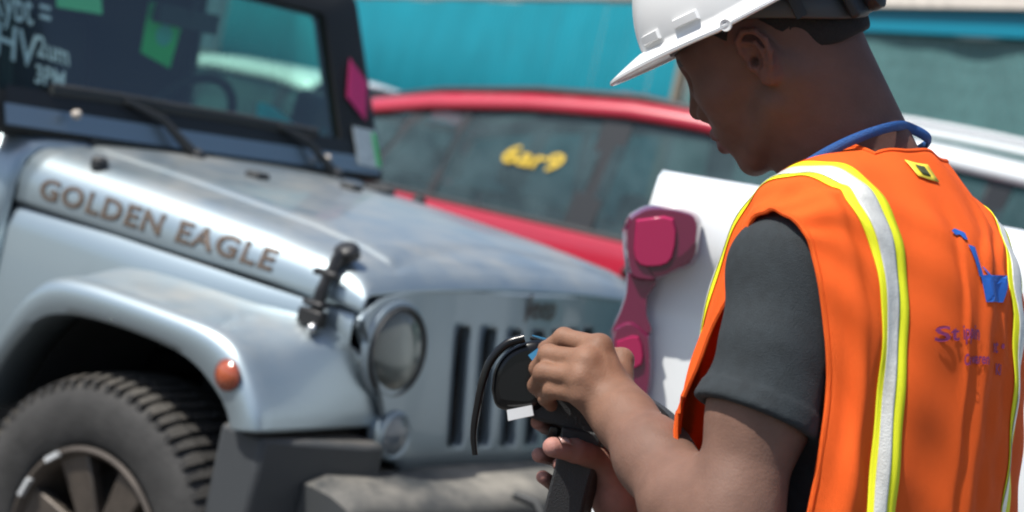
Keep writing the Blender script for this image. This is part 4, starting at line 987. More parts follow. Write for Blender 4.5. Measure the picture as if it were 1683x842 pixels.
def head_fn(P):
    q = to_head(P)*100.0                             # cm
    s = np.abs(q[:, 2]); Q = np.stack([q[:, 0], q[:, 1], s], 1)
    d = ell(q, (.2, 5.2, 0), (9.7, 8.6, 7.5))
    d = smin(d, ell(q, (4.2, .2, 0), (6.3, 6.6, 6.3)), 2.5)
    d = smin(d, ell(q, (4.8, -5.5, 0), (4.4, 4.8, 4.3)), 2.0)
    d = smin(d, cone(Q, (.8, -4.6, 5.2), (6.9, -8.9, 1.6), 1.5, 1.7), 1.8)     # jaw
    d = smin(d, ball(q, (7.9, -9.1, 0), 1.9), 1.2)                             # chin
    d = smin(d, ball(Q, (6.2, -1.0, 4.6), 1.8), 2.2)                           # cheekbone
    d = smin(d, ball(Q, (6.4, -3.8, 3.2), 2.0), 2.0)
    d = smin(d, cone(Q, (9.0, 3.5, .6), (7.0, 3.9, 4.8), 1.15, 1.1), 1.2)      # brow
    d = smax(d, -ball(Q, (9.6, 1.7, 3.3), 1.5), 1.2)                           # socket
    d = smin(d, ball(Q, (7.55, 1.7, 3.2), 1.28), .35)                          # lids over the eye
    d = smin(d, cone(Q, (8.1, 1.15, 2.3), (7.5, 1.0, 4.2), .42, .36), .5)
    d = smin(d, cone(q, (9.3, 2.2, 0), (11.2, -1.5, 0), .75, 1.10), .9)        # nose
    d = smin(d, ball(Q, (10.1, -2.2, 1.25), .95), .7)
    d = smax(d, -cone(Q, (10.4, -3.2, .75), (10.7, -2.4, .7), .38, .25), .25)
    d = smin(d, ell(q, (7.7, -5.2, 0), (2.8, 3.0, 3.4)), 1.4)
    d = smin(d, cone(Q, (10.5, -4.75, 0), (8.7, -5.1, 2.5), .88, .5), .45)    # lips
    d = smin(d, cone(Q, (10.25, -6.3, 0), (8.6, -5.6, 2.5), .98, .48), .45)
    d = smax(d, -cone(Q, (11.5, -5.5, 0), (9.2, -5.4, 2.7), .16, .12), .2)
    # ears
    Qh = Q; ec = np.array((-.9, .6, 7.3), np.float32); Q = (Q-ec)/.84+ec
    e = ell(Q, (-.9, .6, 7.05), (2.0, 3.2, .55))
    rim = chain(Q, [(.55, .4, 7.1), (.9, 1.9, 7.5), (.5, 3.2, 7.9), (-.8, 3.9, 8.25), (-2.3, 3.3, 8.5), (-3.0, 1.8, 8.5), (-2.8, .2, 8.3), (-2.0, -1.3, 8.0), (-1.1, -2.3, 7.7)], [.34, .38, .40, .42, .42, .40, .38, .36, .40], .3)
    e = smin(e, rim, .45)
    e = smin(e, chain(Q, [(-.2, 2.6, 7.6), (-1.5, 2.0, 8.0), (-1.9, .8, 8.05), (-1.5, -.6, 7.9), (-.7, -1.2, 7.7)], [.3, .34, .36, .34, .3], .3), .4)
    e = smin(e, ell(Q, (-.75, -2.5, 7.55), (.95, 1.0, .5)), .5)
    e = smin(e, ball(Q, (.55, -.35, 7.35), .48), .5)
    e = smax(e, -ell(Q, (-.45, .05, 7.9), (.95, 1.25, .95)), .35)
    e = smax(e, -ell(Q, (-.1, .0, 7.2), (.45, .6, 1.6)), .3)
    d = smin(d, e*.84, .4)
    d = smax(d, -ell(Q, (-.05, -.05, 7.2), (.42, .55, 1.5)), .3)
    d = d/100.0
    # neck
    nb = T(0, -.004, -.050).astype(np.float32)
    d = smin(d, cone(P, HP(-2.2, -1.5, 0), nb, .056, .060), .030)
    for sg in (-1, 1):
        d = smin(d, cone(P, HP(-2.5, -3.0, sg*5.0), T(sg*.022, .062, -.045), .014, .012), .022)
    d = smin(d, cone(P, HP(-4.6, -.5, 0), T(0, -.034, -.025), .042, .044), .03)
    return d
def torso_fn(P, g=0.0):
    q = ((P-N0.astype(np.float32))@np.stack([LF, TF, TU], 1).astype(np.float32)); s = np.abs(q[:, 0]); Q = np.stack([s, q[:, 1], q[:, 2]], 1)
    d = ell(q, (0, -.012, -.25), (.158+g, .108+g, .22+g))
    d = smin(d, ell(q, (0, -.055, -.19), (.140+g, .080+g, .150+g)), .05)
    d = smin(d, ell(q, (0, -.005, -.45), (.145+g, .105+g, .24+g)), .06)
    d = smin(d, cone(Q, (.02, -.022, -.045), (.125, -.022, -.118), .046+g, .042+g), .04)
    d = smin(d, ball(Q, (.150, -.020, -.135), .040+g), .05)
    d = smin(d, cone(Q, (.03, .035, -.16), (.08, .04, -.20), .055+g, .055+g), .05)
    return d
def arm_fn(sh, el, wr, P, g=0.0):
    mid = sh+(el-sh)*.5; ax = (wr-el)/np.linalg.norm(wr-el)
    d = chain(P, [sh, sh+(el-sh)*.30, mid, el+(sh-el)*.12, el], [.038+g, .042+g, .046+g, .043+g, .041+g], .03)
    d = smin(d, chain(P, [el, el+(wr-el)*.28, el+(wr-el)*.62, el+(wr-el)*.9, wr], [.041, .044, .036, .0285, .027], .03), .028)
    return d
# --- left hand: fingers curled over the top of the reader
LH = {
 'index':  [(985, 571, 1.885), (927, 556, 1.915), (898, 575, 1.930), (898, 596, 1.936)],
 'middle': [(966, 594, 1.868), (902, 584, 1.900), (884, 606, 1.918), (892, 624, 1.930)],
 'ring':   [(955, 621, 1.860), (894, 613, 1.885), (881, 634, 1.906), (892, 648, 1.922)],
 'pinky':  [(957, 648, 1.860), (908, 641, 1.880), (897, 655, 1.898), (906, 666, 1.914)]}
LHR = {'index': [.0128, .0112, .0098, .0085], 'middle': [.0130, .0115, .0100, .0086], 'ring': [.0124, .0110, .0096, .0083], 'pinky': [.0112, .0098, .0086, .0075]}
LTH = [at(1018, 640, 1.89), at(1022, 592, 1.915), at(985, 585, 1.945), at(948, 596, 1.955)]
def lhand_fn(P):
    d = None
    for i, (k, pts) in enumerate(LH.items()):
        W = [at(*p) for p in pts]; base = WR_L+(CUP*.012-CUP*.009*i)+CFWD*.004*(1.5-i)
        m_ = cone(P, base, W[0], .0195, .0150)
        d = m_ if d is None else smin(d, m_, .014)
    pal = cone(P, WR_L+CFWD*.006, (at(*LH['middle'][0])+at(*LH['ring'][0]))/2+CFWD*.014, .024, .018)
    d = smin(d, pal, .016)
    for k, pts in LH.items():
        W = [at(*p) for p in pts]; d = smin(d, chain(P, W, LHR[k], .003), .0055)
        d = smin(d, ball(P, W[0]-CFWD*.004, .0118), .008)
        d = smin(d, ball(P, W[1], LHR[k][1]*1.06), .004)
    th = chain(P, LTH, [.0165, .0135, .0120, .0095], .004); d = smin(d, th, .012)
    # tendons
    for k in ('index', 'middle', 'ring'):
        W0 = at(*LH[k][0]); d = smin(d, cone(P, WR_L+(W0-WR_L)*.35-CFWD*.0195, W0-CFWD*.0105, .0030, .0034), .007)
    return d
RH = {
 'index':  [(1000, 722, 1.985), (945, 712, 2.012), (898, 700, 1.995), (884, 694, 1.965)],
 'middle': [(1000, 752, 1.992), (952, 752, 2.020), (912, 752, 2.000), (886, 748, 1.965)],
 'ring':   [(998, 778, 1.995), (960, 778, 2.020), (930, 774, 1.995), (920, 764, 1.955)],
 'pinky':  [(994, 800, 1.995), (950, 804, 2.010), (912, 798, 1.990), (892, 784, 1.955)]}
RHR = {'index': [.0125, .0112, .0098, .0086], 'middle': [.0128, .0114, .0100, .0088], 'ring': [.0122, .0108, .0096, .0086], 'pinky': [.0108, .0096, .0086, .0078]}
RTH = [at(1012, 792, 1.968), at(992, 757, 1.945), at(945, 741, 1.915), at(908, 735, 1.895)]
def rhand_fn(P):
    d = None
    for i, (k, pts) in enumerate(RH.items()):
        W0 = at(*pts[0]); m_ = cone(P, WR_R+CUP*(.008-.006*i), W0, .020, .0155); d = m_ if d is None else smin(d, m_, .012)
    d = smin(d, cone(P, WR_R-CFWD*.004, at(992, 772, 1.975), .024, .020), .014)
    for k, pts in RH.items():
        d = smin(d, chain(P, [at(*p) for p in pts], RHR[k], .003), .006)
    return smin(d, chain(P, RTH, [.0185, .0150, .0130, .0112], .005), .010)

def man():
    root = empty('person', (N0[0]-.05*FW[0], N0[1]-.05*FW[1], GZ), 0, 'person in orange safety vest and black shirt, head bowed, holding a handheld scanner', 'person')
    ro = np.array(root.location)
    skin = bpy.data.materials.new('skin'); skin.use_nodes = True; n, l = skin.node_tree.nodes, skin.node_tree.links; b = n['Principled BSDF']
    att = n.new('ShaderNodeAttribute'); att.attribute_name = 'tint'
    nz = n.new('ShaderNodeTexNoise'); nz.inputs['Scale'].default_value = 38; nz.inputs['Detail'].default_value = 7; tc = n.new('ShaderNodeTexCoord'); l.new(tc.outputs['Object'], nz.inputs['Vector'])
    mr = n.new('ShaderNodeMapRange'); mr.inputs['From Min'].default_value = .3; mr.inputs['From Max'].default_value = .7; mr.inputs['To Min'].default_value = .88; mr.inputs['To Max'].default_value = 1.12; l.new(nz.outputs['Fac'], mr.inputs['Value'])
    mx = n.new('ShaderNodeMix'); mx.data_type = 'RGBA'; mx.blend_type = 'MULTIPLY'; mx.inputs['Factor'].default_value = 1; l.new(att.outputs['Color'], mx.inputs['A']); l.new(mr.outputs[0], mx.inputs['B']); l.new(mx.outputs['Result'], b.inputs['Base Color'])
    b.inputs['Roughness'].default_value = .60; b.inputs['Specular IOR Level'].default_value = .24
    b.inputs['Subsurface Weight'].default_value = .12; b.inputs['Subsurface Radius'].default_value = (.008, .003, .0015); b.inputs['Subsurface Scale'].default_value = .5
    nb = n.new('ShaderNodeTexNoise'); nb.inputs['Scale'].default_value = 420; nb.inputs['Detail'].default_value = 5; l.new(tc.outputs['Object'], nb.inputs['Vector'])
    nb2 = n.new('ShaderNodeTexNoise'); nb2.inputs['Scale'].default_value = 70; nb2.inputs['Detail'].default_value = 3; l.new(tc.outputs['Object'], nb2.inputs['Vector'])
    ad = n.new('ShaderNodeMath'); ad.operation = 'MULTIPLY_ADD'; ad.inputs[1].default_value = 1.6; l.new(nb2.outputs['Fac'], ad.inputs[0]); l.new(nb.outputs['Fac'], ad.inputs[2])
    bp = n.new('ShaderNodeBump'); bp.inputs['Strength'].default_value = .28; bp.inputs['Distance'].default_value = .0016; l.new(ad.outputs[0], bp.inputs['Height']); l.new(bp.outputs[0], b.inputs['Normal'])
    hc = (HO+T(0, 0, -.03))/2
    mL = (SH_L+EL_L)/2; mR = (SH_R+EL_R)/2
    groups = [(hc, .235, head_fn, .02), (T(0, 0, -.30), .42, lambda P: torso_fn(P, -.012), .03),
              ((SH_L+EL_L+WR_L)/3, .30, lambda P: arm_fn(SH_L, EL_L, WR_L, P), .02), ((SH_R+EL_R+WR_R)/3, .32, lambda P: arm_fn(SH_R, EL_R, WR_R, P), .02),
              (at(950, 615, 1.90), .125, lhand_fn, .012), (at(960, 765, 1.97), .125, rhand_fn, .012)]
    f = lambda P: group_sdf(P, groups)
    pts = np.array([HP(13, 14, 0), HP(-12, 14, 0), HP(12, -11, 10), SH_L, EL_L, WR_L, SH_R, EL_R, WR_R, at(870, 600, 1.9), T(.25, .2, -.75), T(-.25, -.2, -.75), T(0, 0, .1)])
    V, Q = sdf_mesh(f, pts.min(0)-.08, pts.max(0)+.08, .0021)
    body = meshnp('body', V-ro, Q, skin, root)
    # tint: brown skin, paler palm side of the fingertips and nails, lips
    Vf = V.astype(np.float32); col = np.tile(np.array((.160, .088, .064)), (len(V), 1))
    q = to_head(Vf)*100; hd = np.sqrt((q**2).sum(1)) < 17
    face = hd & (q[:, 1] < 14)
    col[hd] = (.125, .066, .052)
    lip = hd & (np.abs(q[:, 2]) < 2.6) & (q[:, 0] > 8.6) & (q[:, 1] < -4.1) & (q[:, 1] > -7.2); col[lip] = (.125, .048, .045)
    eb = hd & (np.abs(np.abs(q[:, 2])-3.2) < 2.2) & (np.abs(q[:, 1]-(4.0-.05*(np.abs(q[:, 2])-3)**2)) < .42) & (q[:, 0] > 6.5); col[eb] = (.02, .014, .012)
    earm = hd & (np.abs(q[:, 2]) > 7.2) & (np.abs(q[:, 0]+.9) < 2.9) & (np.abs(q[:, 1]-.6) < 4.2); col[earm] = (.135, .060, .047)
    dr = rhand_fn(Vf[:]) if False else None
    tip = np.zeros(len(V))
    hw_ = np.clip(1.25-np.sqrt(((V-at(935, 610, 1.89))**2).sum(1))/.11, 0, 1)[:, None]; col = np.where(hd[:, None], col, col*(1-hw_)+np.array((.215, .112, .070))*hw_)
    for c, r in [(at(*p[3]), .020) for p in RH.values()]+[(RTH[3], .030), (RTH[2], .022), (at(1000, 800, 1.965), .05)]:
        dd = np.sqrt(((V-c)**2).sum(1)); tip = np.maximum(tip, np.clip(1.3-dd/r, 0, 1))
    for c in (at(1026, 578, 1.92),):
        dd = np.sqrt(((V-c)**2).sum(1)); tip = np.maximum(tip, np.clip(1-dd/.012, 0, 1)*.6)
    col = col*(1-tip[:, None])+np.array((.36, .175, .145))*tip[:, None]
    at_ = body.data.color_attributes.new('tint', 'FLOAT_COLOR', 'POINT'); at_.data.foreach_set('color', np.concatenate([col, np.ones((len(col), 1))], 1).astype(np.float32).ravel())
    # nails on the right thumb and left fingers
    nail = mat('finger_nail', (.42, .25, .21), .3, coat=.3)
    d = (RTH[3]-RTH[2]); d /= np.linalg.norm(d); sd = np.cross(d, CFWD); sd /= np.linalg.norm(sd)
    mb = MB(); cc = RTH[3]+CUP*.0085-CFWD*.0062+CRIGHT*.014
    nn = (CUP*.72-CFWD*.68); nn /= np.linalg.norm(nn); s2 = np.cross(nn, d); rr = []
    for u in np.linspace(-1, 1, 7): rr.append([cc+d*(v*.0075)+s2*(u*.0052)+nn*(-.0016*u*u-.0008*v*v) for v in np.linspace(-1, 1, 5)])
    V_, F_ = grid(rr); mesh('nail', V_-ro, F_, nail, root, solid=.001)
    # eyelashes
    lash = mat('lash_black', (.006, .005, .005), .6)
    for sg in (1, -1):
        mb = MB()
        for k in range(9):
            u = k/8; p = HP(8.35-.25*u, .95-.15*abs(u-.4), sg*(2.5+1.7*u)); mb.tube([p, p+HF*.005-HU*.0025, p+HF*.0085-HU*.0022], [.0006, .0005, .0002], 4)
        mb.V = [tuple(np.array(v)-ro) for v in mb.V]; o = mb.build('eyelash', lash, root); o['kind'] = 'stuff'
    # hair: close-cropped cap
    hair = mat('hair_black', (.010, .009, .009), .85, bump=1.0, bscale=900, var=.5, vscale=400)
    def hairf(P):
        q = to_head(P)*100; s = np.abs(q[:, 2])
        d = ell(q, (.2, 5.2, 0), (10.0, 8.85, 7.75)); d = smin(d, cone(q, (-5.4, -.5, 0), (-5.0, -3.5, 0), 5.1, 4.8), 2.0)
        nzv = .06*np.sin(q[:, 0]*9)*np.sin(q[:, 1]*8.3)*np.sin(q[:, 2]*8.7)
        line = np.interp(q[:, 0], [-12, -8, -6, -4.2, -3.2, -2.2, 0.6, 1.6, 3.0, 6, 9], [-2.2, -2.2, -1.6, .2, 2.6, 4.2, 4.6, 3.2, 5.0, 8.5, 11.5])
        return smax(d+nzv, (line-q[:, 1])*.8, .4)/100
    c = HP(0, 5, 0)
    Vh, Qh = sdf_mesh(hairf, c-.17, c+.17, .0022); meshnp('hair', Vh-ro, Qh, hair, root)
    # ---------------- black T-shirt
    shirt = mat('black_cotton', (.018, .024, .028), .88, var=.25, vscale=60, bump=.5, bscale=900)
    hemL = SH_L+(EL_L-SH_L)*.545; axL = (EL_L-SH_L)/np.linalg.norm(EL_L-SH_L); hemR = SH_R+(EL_R-SH_R)*.5; axR = (EL_R-SH_R)/np.linalg.norm(EL_R-SH_R)
    hn = -.40*CRIGHT-.916*CUP+CFWD*float(axL@CFWD); hn /= np.linalg.norm(hn)
    def shirtf(P):
        d = torso_fn(P, .004)
        q0 = (P-N0.astype(np.float32))@np.stack([LF, TF, TU], 1).astype(np.float32); d = smin(d, cone(np.stack([np.abs(q0[:, 0]), q0[:, 1], q0[:, 2]], 1), (.10, -.006, -.098), (.160, .004, -.128), .046, .046), .03)
        for sh, el, hem, ax in ((SH_L, EL_L, hemL, hn), (SH_R, EL_R, hemR, axR)):
            e = chain(P, [sh+TU*.002, sh+(el-sh)*.28, sh+(el-sh)*.56, sh+(el-sh)*.75], [.046, .051, .058, .062], .03)
            t = (P-hem.astype(np.float32))@ax.astype(np.float32)
            r = np.sqrt(((P-sh.astype(np.float32)-((P-sh.astype(np.float32))@ax.astype(np.float32))[:, None]*ax.astype(np.float32))**2).sum(1))
            fold = .0022*np.sin((P@np.array((38, 21, 60), np.float32))+2*np.sin(P@np.array((20, 44, -9), np.float32)))
            e = e+fold*np.clip(1+t*6, 0, 1)
            e = e-.0014*np.clip((t+.024)*400, 0, 1); e = smax(e, t, .006)
            inner = chain(P, [sh+(el-sh)*.40, sh+(el-sh)*.80], [.052, .056], .01); e = smax(e, -np.maximum(inner, -(t+.018)), .003)
            d = smin(d, e, .035)
        q = (P-N0.astype(np.float32))@np.stack([LF, TF, TU], 1).astype(np.float32)
        hole = ell(q, (0, .02, .035), (.078, .092, .075)); d = smax(d, -hole, .008)
        return smax(d, -.62-q[:, 2], .01)
    P_ = np.array([T(.28, .25, .08), T(-.28, -.25, .08), T(.28, -.25, -.66), T(-.28, .25, -.66), hemL, hemR])
    Vs, Qs = sdf_mesh(shirtf, P_.min(0)-.12, P_.max(0)+.12, .0032); so = meshnp('t_shirt', Vs-ro, Qs, shirt, root)
    # ---------------- trousers and shoes (below the frame)
    trouser = mat('navy_twill', (.02, .024, .035), .85, bump=.3, bscale=700)
    hip = T(0, 0, -.60); hz = hip[2]; fr = np.array((hip[0], hip[1], 0))
    legs = []
    for sg, fwd in ((1, .06), (-1, -.05)):
        h_ = hip+LF*sg*.09; kn = np.array((*(fr+LF*sg*.11+FW*(.05+fwd))[:2], .50)); an = np.array((*(fr+LF*sg*.12+FW*(-.02+fwd))[:2], GZ+.10)); legs.append((h_, kn, an))
    def trf(P):
        q = (P-N0.astype(np.float32))@np.stack([LF, TF, TU], 1).astype(np.float32)
        d = ell(q, (0, -.01, -.68), (.175, .135, .17))
        for h_, kn, an in legs: d = smin(d, chain(P, [h_, (h_+kn)/2, kn, (kn+an)/2, an], [.10, .088, .072, .070, .068], .03), .05)
        return smax(smax(d, q[:, 2]+.555, .01), GZ+.05-P[:, 2], .01)
    P_ = np.array([hip]+[x for g in legs for x in g]); Vt, Qt = sdf_mesh(trf, P_.min(0)-.22, P_.max(0)+.2, .007); meshnp('trousers', Vt-ro, Qt, trouser, root)
    boot = mat('boot_leather', (.03, .022, .017), .5)
    for h_, kn, an in legs:
        toe = an+FW*.19; toe[2] = GZ+.035
        fb = lambda P, an=an, toe=toe: smax(smin(chain(P, [an, an-np.array((0, 0, .05)), toe-FW*.05, toe], [.052, .050, .046, .040], .02), cone(P, an+UPV*.05, an, .055, .055), .02), GZ+.002-P[:, 2], .004)
        lo = np.minimum(an, toe)-.1; hi_ = np.maximum(an, toe)+.14; Vb, Qb = sdf_mesh(fb, lo, hi_, .006); meshnp('boot', Vb-ro, Qb, boot, root)
    return root, ro, so
MAN, MRO, SHIRT = man()
# ------------------------------------------------------------------ vest, lanyard, helmet, reader
def vest_net():
    H = [-.62, -.5, -.40, -.32, -.24, -.17, -.11, -.065]
    def bb(h): return interp(h, [-.62, -.5, -.4, -.32, -.24, -.17, -.11, -.065, -.03], [.135, .138, .143, .148, .152, .152, .140, .112, .07])
    def fb(l, h): return -.02-bb(h)*max(1-(l/.205)**2, 0)**.62
    A = [(.198, -.02), (.195, -.045)]+[(.192, -.060), (.186, -.071), (.183, -.077), (.192, -.074), (.198, -.064), (.200, -.052)]
    sL = [.158, .157, .156, .154, .152, .152, .156, .164]; sR = [.135, .135, .134, .133, .132, .130, .128, .127]
    net = []
    for i, h in enumerate(H):
        a = A[i]; m_ = ((a[0]+sL[i])/2+.001, (a[1]+fb(sL[i], h))/2-.009)
        ha = h-(.027 if i == 7 else .006 if i == 6 else 0); row = [(a[0], a[1], ha), (m_[0], m_[1], (h+ha)/2), (sL[i], fb(sL[i], h), h), (sR[i], fb(sR[i], h), h), (.08, fb(.08, h), h), (.04, fb(.04, h), h), (0, fb(0, h), h)]
        net.append(row)
    net.append([(.196, -.030, -.079), (.181, -.050, -.061), (.158, -.060, -.047), (.128, -.066, -.031), (.080, -.062, -.006), (.044, -.077, .001), (0, -.080, .004)])
    def strap(a, l_, r_, n_):
        m_ = tuple((x+y)/2 for x, y in zip(a, l_)); ext = lambda k: tuple(n_[j]+(n_[j]-r_[j])*k for j in range(3)); return [a, m_, l_, r_, n_, ext(.8), ext(1.6)]
    net.append(strap((.193, -.008, -.073), (.156, -.016, -.038), (.128, -.018, -.021), (.080, -.022, .001)))
    net.append(strap((.188, .016, -.086), (.154, .030, -.054), (.128, .032, -.036), (.078, .030, -.018)))
    net.append(strap((.182, .036, -.135), (.155, .062, -.108), (.128, .070, -.096), (.072, .076, -.09)))
    net.append(strap((.182, .066, -.205), (.156, .088, -.20), (.13, .098, -.20), (.065, .11, -.20)))
    net.append(strap((.184, .094, -.30), (.158, .116, -.30), (.13, .116, -.3), (.055, .125, -.3)))
    net.append(strap((.190, .070, -.42), (.160, .110, -.42), (.132, .12, -.42), (.05, .13, -.42)))
    net.append(strap((.197, .025, -.62), (.165, .10, -.62), (.135, .12, -.62), (.05, .13, -.62)))
    full = []
    for r in net:
        far = [(-l, f, h) for l, f, h in r[:-1]]
        if len(full) < 8:
            h = r[2][2]; g_ = smoothstep(-.13, -.06, h); mixl = lambda p, q: p+(q-p)*g_
            for j_, p_, q_ in ((1, .100, .160), (2, .046, .105), (3, .015, .078), (4, -.006, .052), (5, -.026, .026)):
                l_ = mixl(p_, q_); far[j_] = (-l_, fb(abs(l_), h), h)
        r = list(r)
        if len(full) < 8: l_ = mixl(.044, 0.0); r[6] = (l_, fb(l_, h), h); l_ = mixl(.062, .04); r[5] = (l_, fb(l_, h), h)
        full.append(r+far[::-1])
    return np.array(full)             # 16 x 13 x 3
VNET = vest_net()
def vest_surface(ts, us, off=0.0, amp=1.0):
    A = spline_at(VNET, ts); A = np.stack([spline_at(A[i], us) for i in range(len(ts))])
    tt, uu = np.meshgrid(ts, us, indexing='ij')
    # folds of the cloth
    w = (.0026*np.sin(uu*2.3+np.sin(tt*.8)*1.4)*np.clip((8-tt)/6, 0, 1)+.0018*np.sin(uu*4.1-tt*1.3)+.0022*np.sin(tt*2.6+uu*1.2)*np.exp(-((uu-1.2)/1.3)**2)+.0012*np.sin(tt*6+uu*3)
         +.0022*np.exp(-((uu-4.9-.10*(tt-5.5))/.20)**2-((tt-5.6)/1.6)**2)-.0018*np.exp(-((uu-4.4-.1*(tt-5.5))/.3)**2-((tt-5.4)/1.4)**2)
         +.0045*np.exp(-((uu-1.0)/.28)**2-((tt-3.6)/1.8)**2)-.003*np.exp(-((uu-.45)/.25)**2-((tt-4.4)/1.6)**2)
         +.0035*np.sin((tt-2)*1.9)*np.exp(-((uu-2.0)/.9)**2)*np.clip((5-tt)/3, 0, 1))*amp
    w = w*(1-.5*np.exp(-((uu-5.5)/2.0)**2)*np.clip((8-tt), 0, 1))
    gt = np.gradient(A, axis=0) if len(ts) > 1 else 0; gu = np.gradient(A, axis=1)
    n = np.cross(gu, gt); n /= np.linalg.norm(n, axis=2)[..., None]+1e-9
    ctr = np.array((0, -.02, 0)); outw = A-ctr; outw[..., 2] = np.where(A[..., 2] > -.1, A[..., 2]+.12, 0)
    sg = np.sign((n*outw).sum(2))[..., None]; n = n*sg
    A = A+n*(w[..., None]+off)
    W = N0+A[..., 0:1]*LF+A[..., 1:2]*TF+A[..., 2:3]*TU
    nW = n[..., 0:1]*LF+n[..., 1:2]*TF+n[..., 2:3]*TU
    return W, nW

def vest():
    orange = mat('vest_orange', (1.0, .145, .018), .72, var=.05, vscale=25, bump=.5, bscale=1400, spec=.25)
    M = orange.node_tree; bsdf = M.nodes['Principled BSDF']
    tr = M.nodes.new('ShaderNodeBsdfTranslucent'); tr.inputs[0].default_value = (.95, .16, .02, 1); mxs = M.nodes.new('ShaderNodeMixShader'); mxs.inputs[0].default_value = .22
    M.links.new(bsdf.outputs[0], mxs.inputs[1]); M.links.new(tr.outputs[0], mxs.inputs[2]); M.links.new(mxs.outputs[0], M.nodes['Material Output'].inputs['Surface'])
    ts = np.linspace(0, 15, 181); us = np.linspace(0, 12, 145)
    W, nW = vest_surface(ts, us)
    V, F = grid(W); nu = len(us); keep = []
    for f in F:
        t = ts[f[0]//nu]; u = us[f[0] % nu]
        if 4.0-1e-6 <= u < 8.0-1e-6 and t >= 8.0-1e-6: continue
        keep.append(f)
    V = V-MRO
    used = np.unique(np.array(keep).ravel()); rm = -np.ones(len(V), int); rm[used] = np.arange(len(used))
    v = mesh('safety_vest', V[used], [[rm[i] for i in f] for f in keep], orange, MAN, solid=.0016, soff=0)
    yel = mat('vest_yellow', (.78, .80, .02), .55, spec=.3, bump=.3, bscale=1500)
    sil = mat('reflective_silver', (.62, .62, .58), .45, metal=.35, var=.12, vscale=90, bump=.2, bscale=500)
    def band(name, u0, u1, off, m_, t0=0.0, t1=15.0):
        tt = np.linspace(t0, t1, 181); uu = np.linspace(u0, u1, 9); W, n = vest_surface(tt, uu, off); V, F = grid(W-MRO); mesh(name, V, F, m_, v, solid=.0008, soff=0)
    for a, b in ((2.0, 3.0), (9.0, 10.0)):
        band('yellow_tape', a, b, .0022, yel); band('reflective_tape', a+.27, b-.27, .0036, sil)
    # binding along arm holes, neck and hem
    def bind(ts_, us_):
        pts = []
        for t, u in zip(ts_, us_):
            Wp, _ = vest_surface(np.array([max(t-.01, 0), t, min(t+.01, 15)]), np.array([max(u-.01, 0), u, min(u+.01, 12)])); pts.append(Wp[1, 1]-MRO)
        mb = MB(); mb.tube(pts, .0030, 7); mb.build('binding', orange, v)
    tl = np.linspace(0, 15, 90)
    bind(tl, np.zeros(90)); bind(tl, np.full(90, 12.0))
    bind(np.concatenate([np.linspace(15, 8, 40), np.full(24, 8.0), np.linspace(8, 15, 40)]), np.concatenate([np.full(40, 4.0), np.linspace(4, 8, 26)[1:-1], np.full(40, 8.0)]))
    # printed mark on the back: place on the surface by arc length about a point
    def surf(t, u, off):
        W, n = vest_surface(np.array([t-.02, t, t+.02]), np.array([u-.02, u, u+.02]), off); return W[1, 1]
    def print_pt(x, y, off=.0024, t0=5.64, u0=5.82):
        """x to the wearer's right in metres, y up"""
        return surf(t0+y*.85/.0665, u0+x*.56/.0185, off)
    blue = mat('print_blue', (.012, .10, .42), .6); purple = mat('print_purple', (.26, .03, .13), .6)
    def flat(name, pts, m_):
        # densify the polygon so that it follows the cloth
        P = [];
        for i in range(len(pts)):
            a, b = np.array(pts[i]), np.array(pts[(i+1) % len(pts)])
            for k in range(4): P.append(a+(b-a)*k/4)
        c = np.mean(P, 0); n = len(P); V = []; F = []
        for k in range(5): V += [print_pt(*(c+(p-c)*k/4), off=.0026)-MRO for p in P]
        for k in range(4): F += [(k*n+i, k*n+(i+1) % n, (k+1)*n+(i+1) % n, (k+1)*n+i) for i in range(n)]
        mesh(name, V, F, m_, v, smooth=False)
    flat('printed_emblem', [(.002, .004), (.092, .008), (.070, -.028), (.012, -.030)], blue)                         # hull
    flat('printed_emblem', [(-.022, .048), (-.006, .046), (.010, .002), (-.002, .002)], blue)   # boom
    flat('printed_emblem', [(-.046, .072), (-.036, .080), (-.022, .072), (-.020, .058), (-.026, .058), (-.030, .068), (-.040, .066)], blue)
    flat('printed_emblem', [(.010, .016), (.014, .016), (.040, -.003), (.032, -.003)], blue)
    for body, x0, y0, sz, sag in (('St ippin', -.078, -.080, .024, .006), ('nt •', .036, -.088, .022, 0), ('Ca waren', -.050, -.104, .017, .003), ('Ki', .050, -.112, .017, 0)):
        Vt, Ft = text_geo(body, sz, bold=.0004)
        mesh('printed_words', [print_pt(x0+x, y0+y+sag*math.sin(math.pi*min(1, max(0, x/.1))))-MRO for x, y, _ in Vt], Ft, purple, v, smooth=False)
    # small yellow tag below the collar
    lab = mat('tag_yellow', (.80, .62, .05), .6)
    def quad(name, cx, cy, w, h, m_, off, tilt=0.0):
        n = 5; rr = [[print_pt(cx+(i/(n-1)-.5)*w-tilt*(j/(n-1)-.5)*h, cy+(j/(n-1)-.5)*h+tilt*(i/(n-1)-.5)*w, off)-MRO for j in range(n)] for i in range(n)]
        V, F = grid(rr); mesh(name, V, F, m_, v, solid=.0006)
    quad('size_tag', -.030, .155, .026, .020, lab, .0032, -.1); quad('size_mark', -.030, .155, .010, .011, mat('tag_ink', (.05, .06, .02), .6), .0046, -.1)
    return v
VEST = vest()

